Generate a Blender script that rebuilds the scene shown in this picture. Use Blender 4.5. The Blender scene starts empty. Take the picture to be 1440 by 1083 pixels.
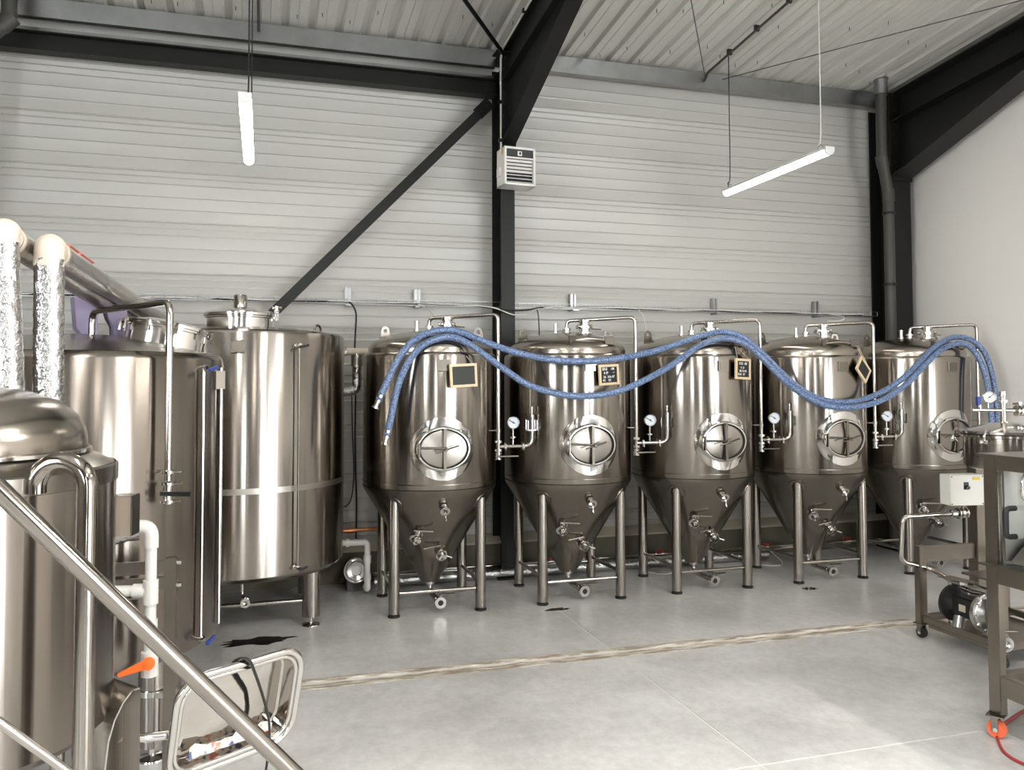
import bpy, bmesh, math, random
from mathutils import Vector, Matrix
random.seed(7)
PI = math.pi
scene = bpy.context.scene
COL = scene.collection

# ------------------------------------------------------------------ camera
def make_camera():
    yaw, pit, rol, fpx, cy = math.radians(16.678), math.radians(2.1825), math.radians(-0.1677), 1168.3, 493.54
    f = Vector((math.sin(yaw)*math.cos(pit), math.cos(yaw)*math.cos(pit), math.sin(pit)))
    r = Vector((math.cos(yaw), -math.sin(yaw), 0)); u = r.cross(f)
    r2 = r*math.cos(rol)+u*math.sin(rol); u2 = -r*math.sin(rol)+u*math.cos(rol)
    cd = bpy.data.cameras.new('camera'); co = bpy.data.objects.new('camera', cd); COL.objects.link(co)
    m = Matrix((r2, u2, -f)).transposed().to_4x4(); m.translation = (0, 0, 2.0)
    co.matrix_world = m
    cd.sensor_width = 36; cd.sensor_fit = 'HORIZONTAL'; cd.lens = fpx/1440*36
    cd.shift_y = (cy-541.5)/1440; cd.clip_start = 0.02; cd.clip_end = 100
    scene.camera = co
make_camera()

# ------------------------------------------------------------------ light
w = bpy.data.worlds.new('overcast_sky'); scene.world = w; w.use_nodes = True
bg = w.node_tree.nodes['Background']; bg.inputs[0].default_value = (0.93, 0.97, 1.0, 1); bg.inputs[1].default_value = 20.0

def portal(name, loc, rot, sx, sy):
    l = bpy.data.lights.new(name, 'AREA'); l.shape = 'RECTANGLE'; l.size = sx; l.size_y = sy
    l.cycles.is_portal = True
    o = bpy.data.objects.new(name, l); o.location = loc; o.rotation_euler = rot; COL.objects.link(o)
def area(name, loc, rot, sx, sy, watt, col=(1, .965, .92)):
    l = bpy.data.lights.new(name, 'AREA'); l.shape = 'RECTANGLE'; l.size = sx; l.size_y = sy; l.energy = watt; l.color = col
    o = bpy.data.objects.new(name, l); o.location = loc; o.rotation_euler = rot; COL.objects.link(o)
XR, XL, YB, YF = 7.66, -4.6, 8.6, -6.0          # room: right, left, back (in view), rear (behind the camera)
DOOR = (-5.6, -2.6, 3.8)                        # unseen roller door added in the right wall, placed from the tank reflections: y0, y1, height
WINS = ((-3.6, -2.3, 1.8, 4.4), (0.9, 1.5, 0.4, 4.2), (5.6, 7.0, 0.0, 3.6))   # unseen rear wall openings, added for bright streaks in the steel: x0, x1, z0, z1
LWIN = (-1.2, 1.2, 1.7, 4.3)                     # window in the left wall, unseen, put in to brighten the white wall: y0, y1, z0, z1
portal('added_left_daylight', (XL+.02, (LWIN[0]+LWIN[1])/2, (LWIN[2]+LWIN[3])/2), (0, PI/2, 0), LWIN[3]-LWIN[2], LWIN[1]-LWIN[0])
portal('added_door_daylight', (XR-.02, (DOOR[0]+DOOR[1])/2, DOOR[2]/2), (0, -PI/2, PI), DOOR[2], DOOR[1]-DOOR[0])
for q in WINS:
    portal('added_rear_daylight', ((q[0]+q[1])/2, YF+.02, (q[2]+q[3])/2), (PI/2, 0, PI), q[1]-q[0], q[3]-q[2])
for (lx, ly, lw) in ((-.14, 1.7, 95), (2.4, 1.7, 95), (4.8, 1.7, 120), (2.4, -2.0, 70)):       # added fill lamps behind the camera, no fixtures, brightening the floor
    area('hall_fill_light', (lx, ly, 4.2), (0, 0, 0), .12, 1.6, lw)

scene.view_settings.view_transform = 'Standard'; scene.view_settings.look = 'None'
scene.view_settings.exposure = 0.1; scene.view_settings.gamma = 1.0; scene.view_settings.use_curve_mapping = False

# ------------------------------------------------------------------ materials
MATS = {}
def mat(name, col, rough=.5, metal=0., spec=None, bump=None, var=None, aniso=0., emit=None, trans=0., coat=0., ior=None, rvar=None):
    m = bpy.data.materials.new(name); m.use_nodes = True
    nt = m.node_tree; N = nt.nodes; L = nt.links; p = N['Principled BSDF']
    p.inputs['Base Color'].default_value = (*col, 1); p.inputs['Roughness'].default_value = rough; p.inputs['Metallic'].default_value = metal
    if spec is not None: p.inputs['Specular IOR Level'].default_value = spec
    if trans: p.inputs['Transmission Weight'].default_value = trans
    if coat: p.inputs['Coat Weight'].default_value = coat; p.inputs['Coat Roughness'].default_value = .12
    if ior: p.inputs['IOR'].default_value = ior
    if emit: p.inputs['Emission Color'].default_value = (*emit[0], 1); p.inputs['Emission Strength'].default_value = emit[1]
    tc = None
    def noise(scale, detail=4, rough_=.55):
        nonlocal tc
        if tc is None: tc = N.new('ShaderNodeTexCoord')
        mp = N.new('ShaderNodeMapping'); L.new(tc.outputs['Object'], mp.inputs['Vector'])
        mp.inputs['Scale'].default_value = scale if isinstance(scale, tuple) else (scale,)*3
        nz = N.new('ShaderNodeTexNoise'); nz.inputs['Scale'].default_value = 1; nz.inputs['Detail'].default_value = detail
        nz.inputs['Roughness'].default_value = rough_
        L.new(mp.outputs['Vector'], nz.inputs['Vector']); return nz
    if var:        # (scale, colour b, lo, hi)
        nz = noise(var[0], 6); rp = N.new('ShaderNodeValToRGB'); L.new(nz.outputs['Fac'], rp.inputs['Fac'])
        rp.color_ramp.elements[0].position = var[2]; rp.color_ramp.elements[1].position = var[3]
        rp.color_ramp.elements[0].color = (*col, 1); rp.color_ramp.elements[1].color = (*var[1], 1)
        L.new(rp.outputs['Color'], p.inputs['Base Color'])
    if rvar:
        nz = noise(rvar[0], 5); mr = N.new('ShaderNodeMapRange'); L.new(nz.outputs['Fac'], mr.inputs['Value'])
        mr.inputs['From Min'].default_value = .3; mr.inputs['From Max'].default_value = .7
        mr.inputs['To Min'].default_value = rvar[1]; mr.inputs['To Max'].default_value = rvar[2]
        L.new(mr.outputs['Result'], p.inputs['Roughness'])
    if bump:       # (scale, strength, distance)
        nz = noise(bump[0], 4); b = N.new('ShaderNodeBump'); b.inputs['Strength'].default_value = bump[1]; b.inputs['Distance'].default_value = bump[2]
        L.new(nz.outputs['Fac'], b.inputs['Height']); L.new(b.outputs['Normal'], p.inputs['Normal'])
    if aniso:
        p.inputs['Anisotropic'].default_value = aniso; p.inputs['Anisotropic Rotation'].default_value = .25
        t = N.new('ShaderNodeTangent'); t.direction_type = 'RADIAL'; t.axis = 'Z'; L.new(t.outputs['Tangent'], p.inputs['Tangent'])
    MATS[name] = m; return m

mat('brushed', (.31, .281, .246), .19, 1, aniso=.86, bump=((10, 10, .15), .045, .02))
mat('brushed_shaded', (.235, .208, .18), .21, 1, aniso=.86, bump=((10, 10, .15), .045, .02))  # same steel as brushed, with shade put into a darker colour
mat('satin', (.25, .225, .195), .25, 1, var=((3, 3, 3), (.21, .19, .165), .35, .7))
mat('bright_satin', (.42, .39, .35), .32, 1)
mat('leg_steel', (.36, .33, .295), .22, 1)
mat('rail_steel', (.33, .30, .265), .13, 1)
mat('panel_steel', (.72, .71, .69), .38, 1)
mat('dome', (.36, .322, .278), .22, 1, bump=((2, 2, 2), .08, .02))
mat('polish', (.68, .66, .63), .13, 1)
mat('tube', (.48, .445, .405), .17, 1)
mat('frame_steel', (.265, .235, .20), .33, 1, var=((4, 4, 4), (.22, .195, .165), .35, .7))
mat('mirror', (.55, .52, .48), .10, 1, bump=((6, 6, 6), .10, .02))
mat('door_steel', (.33, .305, .275), .24, 1)
mat('bar_steel', (.20, .18, .155), .25, 1)
mat('pump_steel', (.55, .54, .52), .28, 1)
mat('galva', (.40, .405, .405), .30, 1, var=((5, 5, 5), (.33, .335, .335), .3, .7))
mat('black_steel', (.010, .010, .009), .45, 0, spec=.3)
mat('dark_pipe', (.050, .048, .042), .5)
mat('wall_sheet', (.49, .48, .447), .34, 0, spec=.5)
mat('deck_sheet', (.62, .61, .565), .42, .15, spec=.5, bump=((7, .8, 1), .05, .02))
mat('white_wall', (.90, .865, .82), .7, bump=(60, .03, .01))
mat('rear_wall', (.075, .058, .044), .7, var=(1.2, (.045, .036, .028), .3, .7))
mat('side_wall', (.15, .13, .11), .6)
mat('plinth', (.15, .135, .095), .8, var=(5, (.11, .10, .07), .3, .7), bump=(40, .2, .01))
mat('sill', (.46, .41, .32), .6)
mat('sealant', (.66, .645, .61), .7)
mat('mortar', (.27, .22, .165), .85, var=((5, 22, 5), (.60, .55, .48), .42, .60), bump=(30, .6, .02))
mat('mortar_dark', (.06, .048, .036), .9, var=((7, 30, 7), (.20, .165, .13), .45, .7), bump=(35, .7, .02))
mat('pvc', (.64, .62, .58), .32)
mat('pvc_cream', (.58, .50, .41), .4)
mat('foil', (.55, .54, .53), .12, 1, bump=((30, 30, 30), .6, .02))
mat('foil_dull', (.46, .44, .42), .30, 1, bump=((30, 30, 30), .4, .015), var=((9, 9, 9), (.40, .37, .34), .35, .7))
mat('wood', (.70, .53, .33), .55, var=((30, 6, 30), (.78, .62, .42), .35, .7))
mat('slate', (.018, .018, .017), .75)
mat('slate_dusty', (.05, .052, .048), .8)
mat('chalk', (.85, .85, .83), .9)
mat('string', (.62, .50, .38), .8)
mat('rubber', (.014, .014, .013), .6)
mat('black_plastic', (.010, .010, .010), .35)
mat('lilac', (.28, .24, .35), .85, bump=(80, .2, .01))
mat('orange', (.86, .16, .02), .4)
mat('orange_wheel', (.80, .15, .06), .45)
mat('red', (.34, .025, .03), .45)
mat('red_tape', (.62, .12, .08), .5)
mat('copper', (.70, .30, .14), .3, 1)
mat('blue_plastic', (.03, .05, .22), .4)
mat('box_white', (.74, .72, .66), .45)
mat('heater_white', (.82, .80, .77), .4)
mat('yellow_label', (.70, .50, .04), .5)
mat('dial', (.70, .76, .82), .3)
mat('glass', (.96, .99, .98), .03, 0, trans=1., ior=1.45)
mat('glass_green', (.25, .62, .52), .05, 0, trans=.75, ior=1.45)
mat('led', (1, 1, 1), .5, emit=((1, .935, .84), 23.))
mat('lamp_body', (.75, .75, .73), .4)
mat('water', (.012, .011, .010), .12)
mat('cable_white', (.72, .70, .66), .5)
mat('sticker_white', (.72, .68, .62), .5)
mat('sticker_blue', (.10, .16, .32), .5)
mat('sticker_red', (.62, .22, .16), .5)

def concrete():
    m = bpy.data.materials.new('concrete'); m.use_nodes = True
    nt = m.node_tree; N = nt.nodes; L = nt.links; p = N['Principled BSDF']
    geo = N.new('ShaderNodeNewGeometry')
    def nz(sc, det, ro=.6):
        mp = N.new('ShaderNodeMapping'); mp.inputs['Scale'].default_value = sc; L.new(geo.outputs['Position'], mp.inputs['Vector'])
        n = N.new('ShaderNodeTexNoise'); n.inputs['Scale'].default_value = 1; n.inputs['Detail'].default_value = det; n.inputs['Roughness'].default_value = ro
        L.new(mp.outputs['Vector'], n.inputs['Vector']); return n
    a = nz((1.1, 1.3, 1), 5, .55); b = nz((14, 11, 1), 9, .72); c = nz((60, 50, 1), 3)
    r = N.new('ShaderNodeValToRGB'); e = r.color_ramp.elements
    e[0].position = .36; e[0].color = (.39, .384, .37, 1); e[1].position = .64; e[1].color = (.64, .633, .615, 1)
    mx = N.new('ShaderNodeMix'); mx.data_type = 'FLOAT'; mx.inputs[0].default_value = .42
    L.new(a.outputs['Fac'], mx.inputs[2]); L.new(b.outputs['Fac'], mx.inputs[3]); L.new(mx.outputs[0], r.inputs['Fac'])
    L.new(r.outputs['Color'], p.inputs['Base Color'])
    mr = N.new('ShaderNodeMapRange'); mr.inputs['From Min'].default_value = .35; mr.inputs['From Max'].default_value = .65
    mr.inputs['To Min'].default_value = .27; mr.inputs['To Max'].default_value = .38
    p.inputs['Roughness'].default_value = .33
    bp = N.new('ShaderNodeBump'); bp.inputs['Strength'].default_value = .08; bp.inputs['Distance'].default_value = .01
    L.new(c.outputs['Fac'], bp.inputs['Height']); L.new(bp.outputs['Normal'], p.inputs['Normal'])
    MATS['concrete'] = m
concrete()
def hose_mat():
    m = bpy.data.materials.new('blue_hose'); m.use_nodes = True
    nt = m.node_tree; N = nt.nodes; L = nt.links; p = N['Principled BSDF']
    tc = N.new('ShaderNodeTexCoord'); n = N.new('ShaderNodeTexNoise'); n.inputs['Scale'].default_value = 70; n.inputs['Detail'].default_value = 3
    L.new(tc.outputs['Object'], n.inputs['Vector'])
    r = N.new('ShaderNodeValToRGB'); e = r.color_ramp.elements
    e[0].position = .36; e[0].color = (.042, .078, .17, 1); e[1].position = .64; e[1].color = (.22, .305, .49, 1)
    L.new(n.outputs['Fac'], r.inputs['Fac']); L.new(r.outputs['Color'], p.inputs['Base Color'])
    p.inputs['Roughness'].default_value = .36
    b = N.new('ShaderNodeBump'); b.inputs['Strength'].default_value = .25; b.inputs['Distance'].default_value = .006
    L.new(n.outputs['Fac'], b.inputs['Height']); L.new(b.outputs['Normal'], p.inputs['Normal'])
    MATS['blue_hose'] = m
hose_mat()

# ------------------------------------------------------------------ mesh helpers
def frame_from(d):
    d = Vector(d).normalized(); a = Vector((0, 0, 1)) if abs(d.z) < .95 else Vector((1, 0, 0))
    x = a.cross(d).normalized(); y = d.cross(x)
    return x, y, d
def MX(loc, d=(0, 0, 1), up=None):      # matrix whose z axis points along d
    x, y, z = frame_from(d)
    m = Matrix((x, y, z)).transposed().to_4x4(); m.translation = loc; return m
def MR(loc, rx=0, ry=0, rz=0):
    return Matrix.Translation(loc) @ Matrix.Rotation(rz, 4, 'Z') @ Matrix.Rotation(ry, 4, 'Y') @ Matrix.Rotation(rx, 4, 'X')

def fillet(pts, bend, seg=5):
    pts = [Vector(p) for p in pts]
    if not bend or len(pts) < 3: return pts
    out = [pts[0]]
    for i in range(1, len(pts)-1):
        a, b, c = pts[i-1], pts[i], pts[i+1]
        d1 = (a-b); d2 = (c-b); t = min(bend, d1.length*.49, d2.length*.49)
        p0 = b+d1.normalized()*t; p2 = b+d2.normalized()*t
        for k in range(seg+1):
            s = k/seg; out.append(p0*(1-s)**2+b*2*s*(1-s)+p2*s*s)
    out.append(pts[-1]); return out
def smooth_path(pts, sub=6):             # Catmull-Rom through the points
    P = [Vector(p) for p in pts]; P = [P[0]*2-P[1]]+P+[P[-1]*2-P[-2]]; out = []
    for i in range(1, len(P)-2):
        for k in range(sub):
            t = k/sub; a, b, c, d = P[i-1], P[i], P[i+1], P[i+2]
            out.append(.5*((2*b)+(c-a)*t+(2*a-5*b+4*c-d)*t*t+(3*b-a-3*c+d)*t**3))
    out.append(P[-2]); return out

class MB:
    def __init__(s): s.v = []; s.f = []
    def add(s, vs, fs, M=None):
        o = len(s.v); s.v += [tuple((M @ Vector(p)) if M else p) for p in vs]; s.f += [tuple(i+o for i in f) for f in fs]; return s
    def box(s, c, d, M=None):
        x, y, z = (q/2 for q in d)
        vs = [(c[0]+a*x, c[1]+b*y, c[2]+e*z) for a in (-1, 1) for b in (-1, 1) for e in (-1, 1)]
        return s.add(vs, [(0, 1, 3, 2), (4, 6, 7, 5), (0, 4, 5, 1), (2, 3, 7, 6), (0, 2, 6, 4), (1, 5, 7, 3)], M)
    def bbox(s, a, b, M=None):
        return s.box([(p+q)/2 for p, q in zip(a, b)], [abs(q-p) for p, q in zip(a, b)], M)
    def lathe(s, prof, n=32, M=None, sx=1., sy=1.):
        vs = []; fs = []; rows = []
        for r, z in prof:
            if r < 1e-6: rows.append([len(vs)]); vs.append((0, 0, z))
            else:
                rows.append(list(range(len(vs), len(vs)+n)))
                vs += [(r*sx*math.cos(2*PI*k/n), r*sy*math.sin(2*PI*k/n), z) for k in range(n)]
        for a, b in zip(rows, rows[1:]):
            for k in range(n):
                k2 = (k+1) % n
                if len(a) == 1 and len(b) == 1: continue
                if len(a) == 1: fs.append((a[0], b[k2], b[k]))
                elif len(b) == 1: fs.append((a[k], a[k2], b[0]))
                else: fs.append((a[k], a[k2], b[k2], b[k]))
        return s.add(vs, fs, M)
    def cyl(s, p0, p1, r, r1=None, n=16):
        p0 = Vector(p0); p1 = Vector(p1); r1 = r if r1 is None else r1
        return s.lathe([(0, 0), (r, 0), (r1, (p1-p0).length), (0, (p1-p0).length)], n, MX(p0, p1-p0))
    def tube(s, pts, r, n=10, bend=0, seg=5, caps=True, flat=None):
        P = fillet(pts, bend, seg); vs = []; fs = []
        t0 = (P[1]-P[0]).normalized(); x, y, _ = frame_from(t0)
        for i, p in enumerate(P):
            t = ((P[i+1]-P[i]) if i < len(P)-1 else (P[i]-P[i-1])).normalized()
            if 0 < i < len(P)-1:
                t = ((P[i+1]-P[i]).normalized()+(P[i]-P[i-1]).normalized())
                t = t.normalized() if t.length > 1e-6 else (P[i+1]-P[i]).normalized()
            x = (x-t*x.dot(t)).normalized(); y = t.cross(x)
            rr = r[i] if isinstance(r, (list, tuple)) else r
            ra, rb = (rr, rr) if not flat else flat
            vs += [tuple(p+x*ra*math.cos(2*PI*k/n)+y*rb*math.sin(2*PI*k/n)) for k in range(n)]
        for i in range(len(P)-1):
            for k in range(n):
                k2 = (k+1) % n; fs.append((i*n+k, i*n+k2, (i+1)*n+k2, (i+1)*n+k))
        if caps: fs.append(tuple(range(n-1, -1, -1))); fs.append(tuple((len(P)-1)*n+k for k in range(n)))
        return s.add(vs, fs)
    def crumple(s, pts, r, amp, n=26, step=.012, seed=1):      # crinkled foil sleeve along a path
        rnd = random.Random(seed); P = [Vector(p) for p in pts]; Q = []
        for a, b in zip(P, P[1:]):
            m = max(1, int((b-a).length/step)); Q += [a+(b-a)*(k/m) for k in range(m)]
        Q.append(P[-1]); o = len(s.v); s.tube(Q, r, n=n)
        for i, c in enumerate(Q):
            for k in range(n):
                v = Vector(s.v[o+i*n+k]); f = 1+rnd.uniform(-amp, amp); s.v[o+i*n+k] = tuple(c+(v-c)*f)
        return s
    def torus(s, R, r, M=None, n=32, m=8, sx=1., sy=1.):
        vs = []; fs = []
        for i in range(n):
            a = 2*PI*i/n
            for k in range(m):
                b = 2*PI*k/m; vs.append(((R*sx+r*math.cos(b))*math.cos(a), (R*sy+r*math.cos(b))*math.sin(a), r*math.sin(b)))
        for i in range(n):
            for k in range(m):
                fs.append((i*m+k, ((i+1) % n)*m+k, ((i+1) % n)*m+(k+1) % m, i*m+(k+1) % m))
        return s.add(vs, fs, M)
    def prism(s, poly, h, M=None):          # polygon in xy, extruded along z from 0 to h
        n = len(poly); vs = [(p[0], p[1], 0) for p in poly]+[(p[0], p[1], h) for p in poly]
        return s.add(vs, [tuple(range(n-1, -1, -1)), tuple(range(n, 2*n))]+[(i, (i+1) % n, n+(i+1) % n, n+i) for i in range(n)], M)
    def build(s, name, m, parent=None, angle=38, bevel=0):
        me = bpy.data.meshes.new(name); me.from_pydata(s.v, [], s.f)
        bm = bmesh.new(); bm.from_mesh(me)
        bmesh.ops.remove_doubles(bm, verts=bm.verts, dist=1e-6)
        bmesh.ops.recalc_face_normals(bm, faces=bm.faces)
        if bevel:
            bmesh.ops.bevel(bm, geom=[e for e in bm.edges if len(e.link_faces) == 2 and e.calc_face_angle(0) > .6], offset=bevel, segments=2, affect='EDGES')
        bm.to_mesh(me); bm.free()
        me.polygons.foreach_set('use_smooth', [True]*len(me.polygons))
        me.set_sharp_from_angle(angle=math.radians(angle))
        me.materials.append(MATS[m])
        o = bpy.data.objects.new(name, me); COL.objects.link(o)
        if parent: o.parent = parent
        return o

def tag(o, label=None, cat=None, group=None, kind=None):
    if label: o['label'] = label
    if cat: o['category'] = cat
    if group: o['group'] = group
    if kind: o['kind'] = kind
    return o
def thing(name, label, cat, loc=(0, 0, 0), rz=0, group=None):
    o = bpy.data.objects.new(name, None); o.empty_display_size = .1; COL.objects.link(o)
    o.location = loc; o.rotation_euler = (0, 0, rz); return tag(o, label, cat, group)
def copy_tree(o, parent=None):
    c = o.copy(); COL.objects.link(c); c.parent = parent
    for ch in o.children: copy_tree(ch, c)
    return c
def struct(o): o['kind'] = 'structure'; return o

# ------------------------------------------------------------------ the room
def roof_z(y): return 5.54+.09*(8.45-y)

# floor: sealant bed, slabs with saw-cut joints, broken edge between the two pours
fl = struct(MB().bbox((XL, YF, -.30), (XR, YB+.2, -.003)).build('floor', 'sealant'))
g = .007
for (x0, x1, y0, y1) in ((XL, 2.51, YF, -1.0), (2.51, XR, YF, -1.0), (XL, 2.51, -1.0, 3.86), (2.51, XR, -1.0, 3.86),
                         (XL, 2.51, 3.86, 5.66), (2.51, XR, 3.86, 5.66), (XL, 2.51, 5.82, YB+.2), (2.51, XR, 5.82, YB+.2)):
    MB().bbox((x0+g, y0+g, -.05), (x1-g, y1-g, 0)).build('slab', 'concrete', fl)
def ragged(y0, y1, z, seed, amp):
    rnd = random.Random(seed); n = 150; vs = []; fs = []
    for i in range(n+1):
        x = XL+(XR-XL)*i/n; a = y0+rnd.uniform(-amp, amp); b = y1+rnd.uniform(-amp, amp)
        vs += [(x, a, -.04), (x, a, z+rnd.uniform(-.003, .003)), (x, b, z+rnd.uniform(-.003, .003)), (x, b, -.04)]
    for i in range(n):
        o = i*4; fs += [(o, o+4, o+5, o+1), (o+1, o+5, o+6, o+2), (o+2, o+6, o+7, o+3)]
    return MB().add(vs, fs)
ragged(5.655, 5.735, .004, 3, .010).build('mortar_strip', 'mortar', fl, angle=20)
ragged(5.735, 5.79, -.014, 4, .012).build('broken_edge', 'mortar_dark', fl, angle=20)
ragged(5.785, 5.835, .006, 5, .010).build('mortar_strip', 'mortar', fl, angle=20)

# back wall: sheet trays with shadow grooves, concrete plinth, sill flashing
wb = struct(MB().bbox((XL, YB+.012, -.1), (XR+.2, YB+.2, 5.9)).build('wall_back', 'wall_sheet'))
def tray(length):
    pr = []           # (z, y) from top to bottom, y<0 is towards the room
    for z, d in ((0, .016), (.053, .006), (.12, .010), (.245, .010), (.364, .010)):
        pr += [(-z-.000, d), (-z-.009, d), (-z-.020, -.004), (-z-.034, 0)]
    pr.append((-.4949, 0)); pr.append((-.495, .016))
    vs = []; fs = []
    for z, y in pr: vs += [(0, y, z), (length, y, z)]
    for i in range(len(pr)-1): fs.append((2*i, 2*i+1, 2*i+3, 2*i+2))
    o = MB().add(vs, fs).build('panel', 'wall_sheet', wb, angle=12); return o
for x0, x1 in ((XL, 2.42), (2.42, XR)):
    src = None
    for k in range(11):
        z = 5.546-.495*k
        o = tray(x1-x0) if src is None else src.copy()
        if src is None: src = o
        else: COL.objects.link(o); o.parent = wb
        o.location = (x0, YB-.006, z)
MB().bbox((XL, 8.50, -.05), (XR, YB+.03, .31)).build('plinth', 'plinth', wb)
MB().prism([(8.47, .31), (8.585, .31), (8.585, .40), (8.575, .40), (8.47, .33)], XR-XL, Matrix(((0, 0, 1, XL), (1, 0, 0, 0), (0, 1, 0, 0), (0, 0, 0, 1)))).build('sill_flashing', 'sill', wb)

# right wall (white), with the added roller door opening behind the camera's right shoulder
def yz(poly, x0, x1, mb): return mb.prism(poly, x1-x0, Matrix(((0, 0, 1, x0), (1, 0, 0, 0), (0, 1, 0, 0), (0, 0, 0, 1))))
mb = MB(); z = lambda y: roof_z(y)+.15
yz([(DOOR[1], -.1), (YB+.2, -.1), (YB+.2, z(YB+.2)), (DOOR[1], z(DOOR[1]))], XR, XR+.2, mb)
yz([(DOOR[0], DOOR[2]), (DOOR[1], DOOR[2]), (DOOR[1], z(DOOR[1])), (DOOR[0], z(DOOR[0]))], XR, XR+.2, mb)
yz([(YF-.2, -.1), (DOOR[0], -.1), (DOOR[0], z(DOOR[0])), (YF-.2, z(YF))], XR, XR+.2, mb)
struct(mb.build('wall_right', 'white_wall'))
mb = MB(); a_, b_, c_, d_ = LWIN
yz([(YF-.2, -.1), (a_, -.1), (a_, z(a_)), (YF-.2, z(YF))], XL-.2, XL, mb); yz([(b_, -.1), (YB+.2, -.1), (YB+.2, z(YB+.2)), (b_, z(b_))], XL-.2, XL, mb)
yz([(a_, -.1), (b_, -.1), (b_, c_), (a_, c_)], XL-.2, XL, mb); yz([(a_, d_), (b_, d_), (b_, z(b_)), (a_, z(a_))], XL-.2, XL, mb)
struct(mb.build('wall_left', 'side_wall'))
mb = MB(); x = XL; 
for (a, b, z0, z1) in WINS:
    mb.bbox((x, YF-.2, -.1), (a, YF, 7.0))
    if z0 > 0: mb.bbox((a, YF-.2, -.1), (b, YF, z0))
    mb.bbox((a, YF-.2, z1), (b, YF, 7.0)); x = b
mb.bbox((x, YF-.2, -.1), (XR, YF, 7.0))
struct(mb.build('wall_rear', 'rear_wall'))
for i, (a, b, z0, z1) in enumerate(WINS[:2]):
    m = MB()
    for q in (a+.03, (a+b)/2, b-.03): m.bbox((q-.03, YF-.12, z0), (q+.03, YF-.04, z1))
    for q in (z0+.03, (z0+z1)/2, z1-.03): m.bbox((a, YF-.115, q-.03), (b, YF-.045, q+.03))
    struct(m.build('added_window_%d' % (i+1), 'black_steel'))  # frames for the added rear openings

# roof deck: trapezoidal sheets, four ribs each
cl = bpy.data.objects.new('ceiling', None); COL.objects.link(cl); struct(cl)
PITCH = .2625
def deck():
    L0 = 8.75-YF; vs = []; fs = []; pts = []
    for k in range(4):
        b = k*PITCH; pts += [(b, 0), (b+.078, 0), (b+.080, .006), (b+.084, .006), (b+.086, 0), (b+.165, 0), (b+.185, .040), (b+.2425, .040)]
    pts.append((4*PITCH, 0))
    for x, z in pts: vs += [(x, 8.75, roof_z(8.75)+z), (x, 8.75-L0, roof_z(8.75-L0)+z)]
    for i in range(len(pts)-1): fs.append((2*i, 2*i+1, 2*i+3, 2*i+2))
    return MB().add(vs, fs).build('roof_sheet', 'deck_sheet', cl, angle=12)
d0 = deck(); xs = 3.062-.215-PITCH*4*8
k = 0
while xs+PITCH*4*k < XR+.05:
    o = d0 if k == 0 else d0.copy()
    if k: COL.objects.link(o); o.parent = cl
    o.location = (xs+PITCH*4*k, 0, 0); k += 1
mb = MB(); rnd = random.Random(2)            # screw tips of the outer skin poking through
for i in range(48):
    for yy in (8.0, 7.1, 6.2):
        if rnd.random() < .72:
            x = 3.062-.215+PITCH*(i-24)+.05+rnd.uniform(-.03, .06); y = yy+rnd.uniform(-.25, .25)
            if x < XR-.05: mb.cyl((x, y, roof_z(y)), (x, y, roof_z(y)-.038), .0035, n=5)
tag(mb.build('roofing_screw', 'dark_pipe', cl), kind='stuff')
MB().bbox((XL, YF, 7.2), (XR+.2, YB+.3, 7.25)).build('roof_insulation', 'rear_wall', cl)

# ------------------------------------------------------------------ steel frame
def column(name, label, X, Yf, Yb, bw, ztop, tf=.013, base=True):
    t = thing(name, label, 'column', (X, (Yf+Yb)/2, 0)); d = (Yb-Yf)/2
    MB().bbox((-bw/2, -d, .015), (bw/2, -d+tf, ztop)).build('flange', 'black_steel', t)
    MB().bbox((-bw/2, d-tf, .015), (bw/2, d, ztop)).build('flange', 'black_steel', t)
    MB().bbox((-.005, -d+tf, .015), (.005, d-tf, ztop)).build('web', 'black_steel', t)
    MB().bbox((-bw/2-.05, -d-.05, 0), (bw/2+.05, d+.03, .015)).build('base_plate', 'black_steel', t)
    return t
column('steel_column', 'black steel I-section column behind the first two conical tanks, under the fan heater', 2.418, 8.205, 8.555, .148, 5.36)
column('steel_column', 'black steel corner column beside the white wall, behind the grey downpipe', 7.37, 8.205, 8.555, .30, 5.36)

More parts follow.
